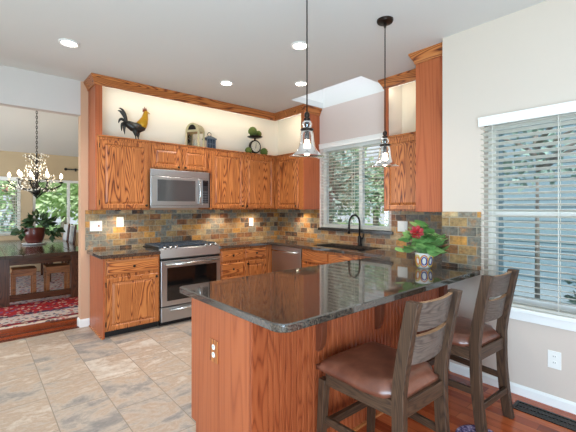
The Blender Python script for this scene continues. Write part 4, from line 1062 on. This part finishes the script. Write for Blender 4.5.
# small lantern
t = thing('lantern', (2.545, 4.66, UT), 'small blue grey lantern beside the arched cream lantern', 'lantern')
x0, x1, y0, y1 = 2.475, 2.615, 4.60, 4.73
m = MB().box(x0 - .006, x1 + .006, y0 - .006, y1 + .006, UT, UT + 0.018)
for x in (x0, x1 - 0.014):
    for y in (y0, y1 - 0.014): m.box(x, x + 0.014, y, y + 0.014, UT + 0.018, UT + 0.145)
for x in (x0 + 0.04, x0 + 0.086): m.box(x, x + 0.008, y0, y0 + 0.006, UT + 0.018, UT + 0.145)
m.box(x0, x1, y0, y0 + 0.006, UT + 0.075, UT + 0.083)
m.box(x0 - .01, x1 + .01, y0 - .01, y1 + .01, UT + 0.145, UT + 0.16)
m.build('frame', BLUEGREY, t, bevel=0.001)
m = MB(); m.add([(x0 - .01, y0 - .01, UT + .16), (x1 + .01, y0 - .01, UT + .16), (x1 + .01, y1 + .01, UT + .16), (x0 - .01, y1 + .01, UT + .16), (2.525, 4.645, UT + .20), (2.565, 4.645, UT + .20), (2.565, 4.685, UT + .20), (2.525, 4.685, UT + .20)],
               [(0, 1, 5, 4), (1, 2, 6, 5), (2, 3, 7, 6), (3, 0, 4, 7), (4, 5, 6, 7), (3, 2, 1, 0)])
m.build('roof', BLUEGREY, t)
pts = [(2.545 + 0.028 * math.cos(a), 4.665, UT + 0.222 + 0.028 * math.sin(a)) for a in [2 * PI * k / 14 for k in range(15)]]
MB().tube(pts, 0.005, 8).build('ring', IRON, t, smooth=True)
MB().box(x0 + 0.016, x1 - 0.016, y0 + 0.008, y0 + 0.010, UT + 0.018, UT + 0.145).build('glass', plain('dark_lantern_glass', lin(48, 58, 72), 0.1), t)
# scale with dial
t = thing('kitchen_scale', (3.35, 4.64, UT), 'dark dial scale holding a green topiary on the corner cabinet', 'scale')
MB().lathe([(0.08, 0), (0.075, 0.015), (0.03, 0.03), (0.02, 0.05), (0.0, 0.05)], (3.35, 4.66, UT), 20).build('foot', BRONZE, t, smooth=True)
MB().lathe([(0.095, -0.03), (0.105, -0.02), (0.105, 0.02), (0.095, 0.028), (0.085, 0.022), (0.0, 0.022)], (3.35, 4.66, UT + 0.135), 28, axis='Y').build('case', BRONZE, t, smooth=False)
d = MB().lathe([(0.084, 0.022), (0.0, 0.0245)], (3.35, 4.66, UT + 0.135), 28, axis='Y').build('dial', DIAL, t, fix=False)
MB().prism([(-0.004, -0.03), (0.004, -0.03), (0.0015, 0.062), (-0.0015, 0.062)], lambda u, w, a: (3.35 + u + w * 0.12, a, UT + 0.135 + w), 4.632, 4.636).build('pointer', BRONZE, d)
m = MB()
for k in range(12):
    a = 2 * PI * k / 12; m.tube([(3.35 + 0.062 * math.cos(a), 4.634, UT + 0.135 + 0.062 * math.sin(a)), (3.35 + 0.076 * math.cos(a), 4.634, UT + 0.135 + 0.076 * math.sin(a))], 0.002, 5)
m.build('hour_marks', BRONZE, d)
MB().tube([(3.35, 4.66, UT + 0.235), (3.35, 4.66, UT + 0.275)], 0.014, 10).build('post', BRONZE, t)
MB().lathe([(0.02, 0.27), (0.10, 0.280), (0.125, 0.292), (0.12, 0.295), (0.09, 0.286), (0.0, 0.283)], (3.35, 4.66, UT), 24).build('pan', BRONZE, t, smooth=True)
def mossball(c_, r, label):
    b = MB().ball(c_, r, 22); rg = random.Random(int(r * 1e4))
    b.v = [tuple(Vector(c_) + (Vector(p) - Vector(c_)) * rg.uniform(0.92, 1.06)) for p in b.v]
    o_ = b.build('moss_ball', MOSS, None, smooth=True, loc=(c_[0], c_[1], c_[2] - r)); tag(o_, label, 'ornament', 'green balls by the dial scale'); return o_
mossball((3.305, 4.66, UT + 0.372), 0.072, 'large green moss ball in the pan of the dial scale')
mossball((3.428, 4.67, UT + 0.351), 0.050, 'small olive moss ball on the right of the scale pan')
mossball((3.50, 4.62, UT + 0.062), 0.062, 'dark green moss ball on the cabinet right of the dial scale')
mossball((3.195, 4.62, UT + 0.052), 0.052, 'pale green moss ball on the cabinet left of the dial scale')

# ------------------------------------------------------------------ potted flower on the counter
fx, fy = 2.90, 1.56
t = thing('potted_flower', (fx, fy, ZCT), 'red flower in a painted white pot at the wall end of the counter', 'potted plant')
p = MB().lathe([(0.050, 0), (0.056, 0.01), (0.066, 0.06), (0.072, 0.118), (0.075, 0.125), (0.070, 0.128), (0.066, 0.11), (0.0, 0.105)], (fx, fy, ZCT), 32).build('pot', POTW, t, smooth=True)
for ang, cols in ((-2.62, (RINGO, RINGB)), (-1.72, (RINGY, RINGB)), (-3.5, (RINGY, RINGO)), (-0.8, (RINGO, RINGB))):
    for rr, cm in zip((0.042, 0.028), cols):
        pts = []
        for k in range(21):
            a = 2 * PI * k / 20; z = 0.062 + rr * 1.15 * math.sin(a); R = 0.056 + (0.072 - 0.056) * z / 0.118 + 0.0022
            th = ang + rr * 0.72 * math.cos(a) / R; pts.append((fx + R * math.cos(th), fy + R * math.sin(th), ZCT + z))
        MB().tube(pts, 0.005, 6).build('painted_ring', cm, p, smooth=True)
MB().lathe([(0.066, 0.112), (0.0, 0.116)], (fx, fy, ZCT), 20).build('soil', SOIL, t, fix=False)
rng = random.Random(11); m = MB(); st = MB()
for k in range(84):
    a = rng.uniform(0, 2 * PI); R = rng.uniform(0.02, 0.165); h = ZCT + 0.13 + rng.uniform(0.02, 0.27) * (1.1 - R / 0.24)
    tip = Vector((fx + R * math.cos(a), fy + R * math.sin(a), h)); root = Vector((fx + 0.02 * math.cos(a), fy + 0.02 * math.sin(a), ZCT + 0.11))
    if tip.x > XR - 0.03: tip.x = XR - 0.03
    st.tube([root, (root + tip) / 2 + Vector((0, 0, 0.03)), tip], 0.0022, 5)
    out = Vector((math.cos(a), math.sin(a), rng.uniform(-0.55, 0.75))).normalized(); side = out.cross(Vector((0, 0, 1))).normalized()
    side = (side + Vector((0, 0, rng.uniform(-.4, .4)))).normalized(); nn = side.cross(out)
    L = rng.uniform(0.065, 0.11); W = L * 0.5; vs = [tip - out * L * 0.25]; N = 9
    for i in range(N):
        q = -PI * 0.86 + 2 * PI * 0.86 * i / (N - 1)
        jag = 1 + (0.08 if i % 2 else -0.04)
        vs.append(tip + out * L * (0.2 + 0.55 * math.cos(q)) * jag + side * W * math.sin(q) * 1.2 * jag - nn * 0.25 * L * abs(math.sin(q)) * 0.3)
    vs.append(tip + out * L * 0.15 + nn * 0.006)
    m.add(vs, [(i, i + 1, N + 1) for i in range(1, N)] + [(0, 1, N + 1), (N, 0, N + 1)])
st.build('stems', LEAFB, t); m.build('foliage', LEAFB, t, fix=False)
fc = Vector((2.780, 1.557, ZCT + 0.308)); view = Vector((-0.75, -0.62, 0.22)).normalized(); sx_ = view.cross(Vector((0, 0, 1))).normalized(); sy_ = sx_.cross(view)
MB().tube([(fx - 0.01, fy, ZCT + 0.11), (fx - 0.03, fy - 0.01, ZCT + 0.22), fc - view * 0.01], 0.0035, 6).build('flower_stem', LEAFB, t)
m = MB()
for lay, (n, L, tilt_) in enumerate(((7, 0.056, 0.12), (6, 0.042, 0.3))):
    for k in range(n):
        a = 2 * PI * k / n + lay * 0.4; d = sx_ * math.cos(a) + sy_ * math.sin(a); e = -sx_ * math.sin(a) + sy_ * math.cos(a)
        b0 = fc + view * 0.004 * lay
        m.add([b0, b0 + d * L * 0.45 + e * L * 0.36 + view * L * tilt_, b0 + d * L * 0.95 + e * L * 0.26 + view * L * (tilt_ - 0.1), b0 + d * L * 1.02 + view * L * tilt_ * 0.6, b0 + d * L * 0.95 - e * L * 0.26 + view * L * (tilt_ - 0.1), b0 + d * L * 0.45 - e * L * 0.36 + view * L * tilt_, b0 + d * L * 0.5 + view * 0.002],
              [(0, 1, 6), (1, 2, 6), (2, 3, 6), (3, 4, 6), (4, 5, 6), (5, 0, 6)])
fl = m.build('blossom', PETAL, t, fix=False)
MB().ball(tuple(fc + view * 0.012), 0.011, 10).build('flower_eye', PISTIL, fl, smooth=True)

# ------------------------------------------------------------------ dining room furniture
RGY = 5.37
o = bx(-1.0, 2.5, RGY, 9.6, 0.0, 0.010).build('rug', RUG, None, loc=(0, RGY, 0)); tag(o, 'red and navy patterned oriental rug on the dining room floor', 'rug')
t = thing('dining_table', (0.72, 7.7, 0.010), 'long dark wood farmhouse dining table standing on the oriental rug', 'table')
TX0, TX1, TY0, TY1, TZ = 0.10, 1.33, 6.36, 9.42, 0.75
m = MB()
for i in range(6):
    a = TX0 + (TX1 - TX0) * i / 6; m.box(a + 0.001, a + (TX1 - TX0) / 6 - 0.001, TY0, TY1, TZ - 0.05, TZ)
m.build('tabletop', plain('glossy_dark_tabletop', lin(66, 48, 38), 0.14, spec=0.6, var=0.2, scale=8), t, bevel=0.003)
MB().box(0.24, 1.24, TY0 + 0.15, TY0 + 0.18, TZ - 0.16, TZ - 0.05).box(0.24, 1.24, TY1 - 0.18, TY1 - 0.15, TZ - 0.16, TZ - 0.05).box(0.25, 0.28, TY0 + 0.18, TY1 - 0.18, TZ - 0.16, TZ - 0.05).box(1.2, 1.23, TY0 + 0.18, TY1 - 0.18, TZ - 0.16, TZ - 0.05).build('apron', DARKX, t)
for x in (0.235, 1.125):
    for y in (TY0 + 0.13, TY1 - 0.25): bx(x, x + 0.125, y, y + 0.125, 0.010, TZ - 0.05).build('leg', DARKZ, t, bevel=0.004)
bx(0.36, 1.125, TY0 + 0.16, TY0 + 0.23, 0.06, 0.15).build('stretcher', DARKX, t)
# tan backless stools tucked under
def bench(x0, x1, label):
    t = thing('dining_stool', ((x0 + x1) / 2, 6.95, 0.010), label, 'stool', 'tan stools tucked under the dining table'); y0, y1 = 6.78, 7.10
    bx(x0, x1, y0, y1, 0.44, 0.49).build('seat', TANX, t, bevel=0.008)
    bx(x0 + 0.02, x1 - 0.02, y0 + 0.01, y1 - 0.01, 0.38, 0.44).build('apron', TANX, t)
    for x in (x0 + 0.005, x1 - 0.05):
        for y in (y0 + 0.005, y1 - 0.05): bx(x, x + 0.045, y, y + 0.045, 0.010, 0.44).build('leg', TANX, t, bevel=0.003)
bench(0.40, 0.71, 'tan wooden stool under the dining table, left one below the plant')
bench(0.83, 1.17, 'tan wooden stool under the dining table, next to the wall end')
# upholstered chairs at the far side
def chair(x, y, rz, label):
    t = thing('dining_chair', (0, 0, 0.010), label, 'chair', 'pale upholstered dining chairs')
    W = 0.44; z0 = 0.010
    bx(-W / 2, W / 2, -0.22, 0.22, 0.40 + z0, 0.48 + z0).build('seat', CUSH, t, bevel=0.02)
    for sx in (-1, 1):
        for sy in (-1, 1):
            x0 = sx * (W / 2 - 0.03); y0_ = sy * 0.185
            bx(x0 - 0.02, x0 + 0.02, y0_ - 0.02, y0_ + 0.02, z0, 0.40 + z0).build('leg', DARKZ, t)
    def curve(z): return 0.20 + 0.10 * max(0, (z - 0.45)) ** 1.4
    for sx in (-1, 1):
        pts = [(sx * (W / 2 - 0.02), curve(z), z + z0) for z in (0.44, 0.6, 0.75, 0.9, 1.0, 1.08)]
        MB().tube(pts, [0.022] * 5 + [0.016], 8).build('back_post', DARKZ, t, smooth=True)
    m = MB(); vs = []; zs = (0.52, 0.65, 0.78, 0.9, 1.0, 1.06)
    for z in zs: vs += [(-W / 2 + 0.03, curve(z) - 0.03, z + z0), (W / 2 - 0.03, curve(z) - 0.03, z + z0), (W / 2 - 0.03, curve(z) + 0.02, z + z0), (-W / 2 + 0.03, curve(z) + 0.02, z + z0)]
    fs = [(3, 2, 1, 0), tuple(range(4 * len(zs) - 4, 4 * len(zs)))]
    for i in range(len(zs) - 1):
        for j in range(4): fs.append((i * 4 + j, i * 4 + (j + 1) % 4, i * 4 + 4 + (j + 1) % 4, i * 4 + 4 + j))
    m.add(vs, fs); m.build('backrest', CUSH, t, bevel=0.012)
    t.location = (x, y, 0.010); t.rotation_euler.z = rz
chair(1.22, 8.88, math.radians(-90), 'pale upholstered dining chair farther along the right side of the dining table')
chair(1.24, 8.33, math.radians(-90), 'pale upholstered dining chair nearer on the right side of the dining table')
# potted plant on the table
px_, py_ = 0.81, 8.1
t = thing('potted_plant', (px_, py_, TZ), 'leafy green plant in a dark red pot on the dining table', 'potted plant')
MB().lathe([(0.15, 0), (0.185, 0.012), (0.195, 0.025), (0.16, 0.024), (0.0, 0.02)], (px_, py_, TZ), 28).build('saucer', WHITE, t, smooth=True)
MB().lathe([(0.11, 0.022), (0.14, 0.08), (0.165, 0.17), (0.17, 0.25), (0.155, 0.29), (0.165, 0.302), (0.15, 0.305), (0.14, 0.27), (0.0, 0.26)], (px_, py_, TZ), 28).build('pot', TERRA, t, smooth=True)
rng = random.Random(5); m = MB()
leafpile(m, (px_ + 0.06, py_, TZ + 0.40), 0.22, 60, 0.15, rng, up=0.45, squash=0.6, droop=0.2, shell=0.3)
leafpile(m, (px_ - 0.17, py_ + 0.02, TZ + 0.27), 0.11, 26, 0.13, rng, up=0.0, droop=0.7, shell=0.2)
leafpile(m, (px_ + 0.26, py_ - 0.03, TZ + 0.27), 0.12, 28, 0.14, rng, up=0.0, droop=0.6, shell=0.2)
m.build('foliage', LEAFD, t, fix=False)
# chandelier
hx, hy = 0.80, 7.65
t = thing('chandelier', (hx, hy, 1.63), 'black iron chandelier with crystals and lit candles over the dining table', 'chandelier')
zt_ = 2.60 + (9.95 - hy) * (1.49 / 4.983)
MB().lathe([(0.06, 0.012), (0.06, -0.012), (0.02, -0.03), (0.0, -0.03)], (hx, hy, zt_), 18).build('canopy', IRON, t)
m = MB(); z = zt_ - 0.03; k = 0
while z > 2.36:
    L = 0.05
    ax = Vector((1, 0, 0)) if k % 2 else Vector((0, 1, 0))
    pts = [Vector((hx, hy, z - L / 2)) + ax * 0.012 * math.cos(a) + Vector((0, 0, 1)) * (L / 2 + 0.004) * math.sin(a) for a in [2 * PI * q / 8 for q in range(9)]]
    m.tube(pts, 0.005, 5, cap=False); z -= L - 0.006; k += 1
m.build('chain', IRON, t)
MB().lathe([(0.0, 2.38), (0.012, 2.37), (0.014, 2.15), (0.03, 2.05), (0.018, 1.95), (0.022, 1.85), (0.05, 1.79), (0.062, 1.74), (0.05, 1.68), (0.02, 1.645), (0, 1.63)], (hx, hy, 0), 16).build('column', IRON, t, smooth=True)
for k in range(9):
    a = 2 * PI * k / 9 + 0.2; ca, sa = math.cos(a), math.sin(a); R = 0.385 if k % 2 == 0 else 0.31; dz = 0.0 if k % 2 == 0 else 0.03
    def at(r, z): return (hx + r * ca, hy + r * sa, z)
    arm = MB().tube([at(0.03, 1.78), at(0.14, 1.74), at(0.27, 1.76), at(R, 1.83), at(R, 1.875 + dz)], 0.009, 7).build('arm', IRON, t, smooth=True)
    MB().lathe([(0.008, 1.865 + dz), (0.036, 1.878 + dz), (0.038, 1.884 + dz), (0.0, 1.880 + dz)], at(R, 0), 12).build('cup', IRON, arm, smooth=True)
    MB().tube([at(R, 1.882 + dz), at(R, 1.945 + dz)], 0.012, 10).build('candle', CANDLE, arm)
    MB().lathe([(0.006, 0), (0.020, 0.018), (0.024, 0.036), (0.014, 0.065), (0.0, 0.09)], at(R, 1.945 + dz), 10).build('bulb', CANDLE_GLOW, arm, smooth=True)
rng = random.Random(9); m = MB(); tw = MB()
for k in range(260):
    a = rng.uniform(0, 2 * PI); h = rng.random() ** 1.5; R = 0.05 + 0.29 * (1 - h) ** 0.7 * rng.uniform(0.4, 1.1); z = 1.72 + 0.66 * h
    if h > 0.45: R = rng.uniform(0.04, 0.20)
    p = Vector((hx + R * math.cos(a), hy + R * math.sin(a), z)); s = rng.uniform(0.008, 0.014)
    m.add([p + Vector(q) * s for q in ((1, 0, 0), (0, 1, 0), (-1, 0, 0), (0, -1, 0), (0, 0, 1.3), (0, 0, -1.6))], [(0, 1, 4), (1, 2, 4), (2, 3, 4), (3, 0, 4), (1, 0, 5), (2, 1, 5), (3, 2, 5), (0, 3, 5)])
    if k % 2 == 0: tw.tube([(hx, hy, z - 0.14), ((hx + p.x) / 2, (hy + p.y) / 2, z - 0.02), p], 0.0035, 4)
cs = m.build('crystals', CRYST, t); cs['kind'] = 'stuff'
tw.build('wire_branches', IRON, t)
point(t, (hx, hy, 2.05), 22, (1, 0.86, 0.66), 0.15)
# curtain rod
t = thing('curtain_rod', (1.85, 9.72, 2.30), 'black curtain rod with a ball finial above the dining window', 'curtain rod')
MB().tube([(1.60, 9.72, 2.325), (2.6, 9.72, 2.325)], 0.014, 10).build('rod', IRON, t, smooth=True)
MB().ball((1.575, 9.72, 2.325), 0.034, 12).build('finial', IRON, t, smooth=True)
MB().box(1.78, 1.795, 9.72, 9.80, 2.315, 2.335).box(1.77, 1.805, 9.79, 9.80, 2.29, 2.36).build('bracket', IRON, t)

# ------------------------------------------------------------------ outside
struct(bx(-25, 30, -20, 40, -0.4, -0.2).build('ground', LAWN))
def tree(x, y, h, R, n, size, mat, label, seed, cz=None, trunk=True, lean=0.0, sq=0.9, tr=1.0, group='trees outside the windows'):
    t = thing('tree', (x, y, -0.2), label, 'tree', group); rg = random.Random(seed)
    cz = cz or h - R
    m = MB(); m.tube([(x, y, -0.2), (x + lean * 0.3, y, cz * 0.5), (x + lean, y, cz + R * 0.5)], [0.13 * tr, 0.10 * tr, 0.04 * tr], 10)
    for k in range(6):
        a = rg.uniform(0, 2 * PI); z = cz - R * 0.4 + rg.uniform(0, R * 0.6)
        m.tube([(x + lean * 0.7, y, z), (x + lean + R * 0.45 * math.cos(a), y + R * 0.45 * math.sin(a), z + R * 0.35), (x + lean + R * 0.8 * math.cos(a), y + R * 0.8 * math.sin(a), z + R * 0.5)], [0.05, 0.03, 0.012], 7)
    m.build('trunk', BARK, t, smooth=True)
    m = MB()
    for k in range(9):
        a = rg.uniform(0, 2 * PI); q = rg.uniform(0.2, 0.62) * R
        leafpile(m, (x + lean + q * math.cos(a), y + q * math.sin(a), cz + rg.uniform(-0.5, 0.6) * R * sq), R * rg.uniform(0.38, 0.58), n // 9, size, rg, shell=0.35, squash=sq)
    m.build('foliage', mat, t, fix=False)
tree(6.9, 6.3, 3.7, 1.4, 1500, 0.15, LEAFT2, 'dense blue green tree seen through the left half of the sink window', 21, cz=1.9)
tree(9.9, 7.0, 3.6, 1.5, 1300, 0.17, LEAFT, 'lighter green tree seen through the right half of the sink window', 22, cz=1.9)
tree(12.5, 12.5, 6.0, 2.6, 1500, 0.26, LEAFT, 'green tree farther back beyond the sink window', 23, cz=3.0)
tree(6.9, 1.75, 3.4, 0.8, 200, 0.14, LEAFT2, 'thin sparse tree in front of the pale blue house', 26, cz=2.3, tr=0.3)
tree(2.1, 14.0, 4.4, 2.0, 2600, 0.2, LEAFL, 'light green leaning tree in the garden beyond the right dining window', 24, cz=2.2, lean=0.5)
tree(1.2, 19.0, 3.8, 2.3, 1700, 0.26, LEAFL, 'pale tree at the back of the garden behind the dining room', 25, cz=2.0)
def shrub(x, y, R, n, mat, label, seed, size=0.13):
    t = thing('shrub', (x, y, -0.2), label, 'shrub', 'shrubs outside the windows'); rg = random.Random(seed)
    m = MB()
    for k in range(4): a = rg.uniform(0, 2 * PI); m.tube([(x, y, -0.2), (x + R * .5 * math.cos(a), y + R * .5 * math.sin(a), R * 0.5)], [0.03, 0.01], 6)
    m.build('stem', BARK, t)
    m = MB()
    for k in range(5): a = rg.uniform(0, 2 * PI); leafpile(m, (x + R * .4 * math.cos(a), y + R * .4 * math.sin(a), R * rg.uniform(0.3, 0.8)), R * 0.62, n // 5, size, rg, shell=0.4)
    m.build('foliage', mat, t, fix=False)
shrub(0.25, 12.0, 0.95, 700, LEAFT2, 'blue green shrub outside the left dining window', 31)
shrub(7.6, 0.55, 0.6, 600, LEAFT2, 'low blue green shrub outside the nook window', 32)
shrub(5.2, 0.55, 0.6, 600, LEAFT2, 'small dark shrub close outside the nook window', 33)
struct(bx(3.3, 9.0, -6, 4.3, -0.2, -0.18).build('patio_path', plain('blue_grey_paving', lin(136, 154, 162), 0.8, var=0.12, scale=5)))
# neighbouring houses
t = thing('house', (10.5, 0.0, -0.2), 'pale blue neighbouring house seen through the nook blind', 'house')
m = MB()
for i in range(32): m.prism([(0, 0), (-0.02, 0), (-0.004, 0.15), (0, 0.15)], lambda u, w, a, i=i: (9.0 + u, a, -0.2 + i * 0.15 + w), -4.5, 4.2)
m.box(9.0, 12.0, -4.5, 1.8, -0.2, 3.4)
m.build('wall', SIDING, t)
m = MB(); m.prism([(8.6, 4.55), (12.4, 4.55), (10.5, 6.0)], lambda u, w, a: (u, a, w), -4.8, 4.5); m.build('roof', plain('grey_shingle', lin(112, 112, 116), 0.9), t)
t = thing('house', (-1.6, 26.5, -0.2), 'neighbouring house with a pinkish red roof beyond the left dining window', 'house')
bx(-4.2, 0.9, 24, 29, -0.2, 2.3).build('wall', HOUSEW, t)
m = MB(); m.add([(-4.6, 23.6, 2.2), (1.3, 23.6, 2.2), (1.3, 29.4, 2.2), (-4.6, 29.4, 2.2), (-4.6, 26.5, 4.6), (1.3, 26.5, 4.6)], [(0, 1, 5, 4), (2, 3, 4, 5), (0, 4, 3), (1, 2, 5), (3, 2, 1, 0)])
m.build('roof', BRICKRED, t)
w_ = bx(-1.6, -0.4, 23.95, 24.0, 0.7, 1.8).build('window', WHITE, t); bx(-1.52, -0.48, 23.94, 23.96, 0.78, 1.72).build('pane', BLACKGLASS, w_)
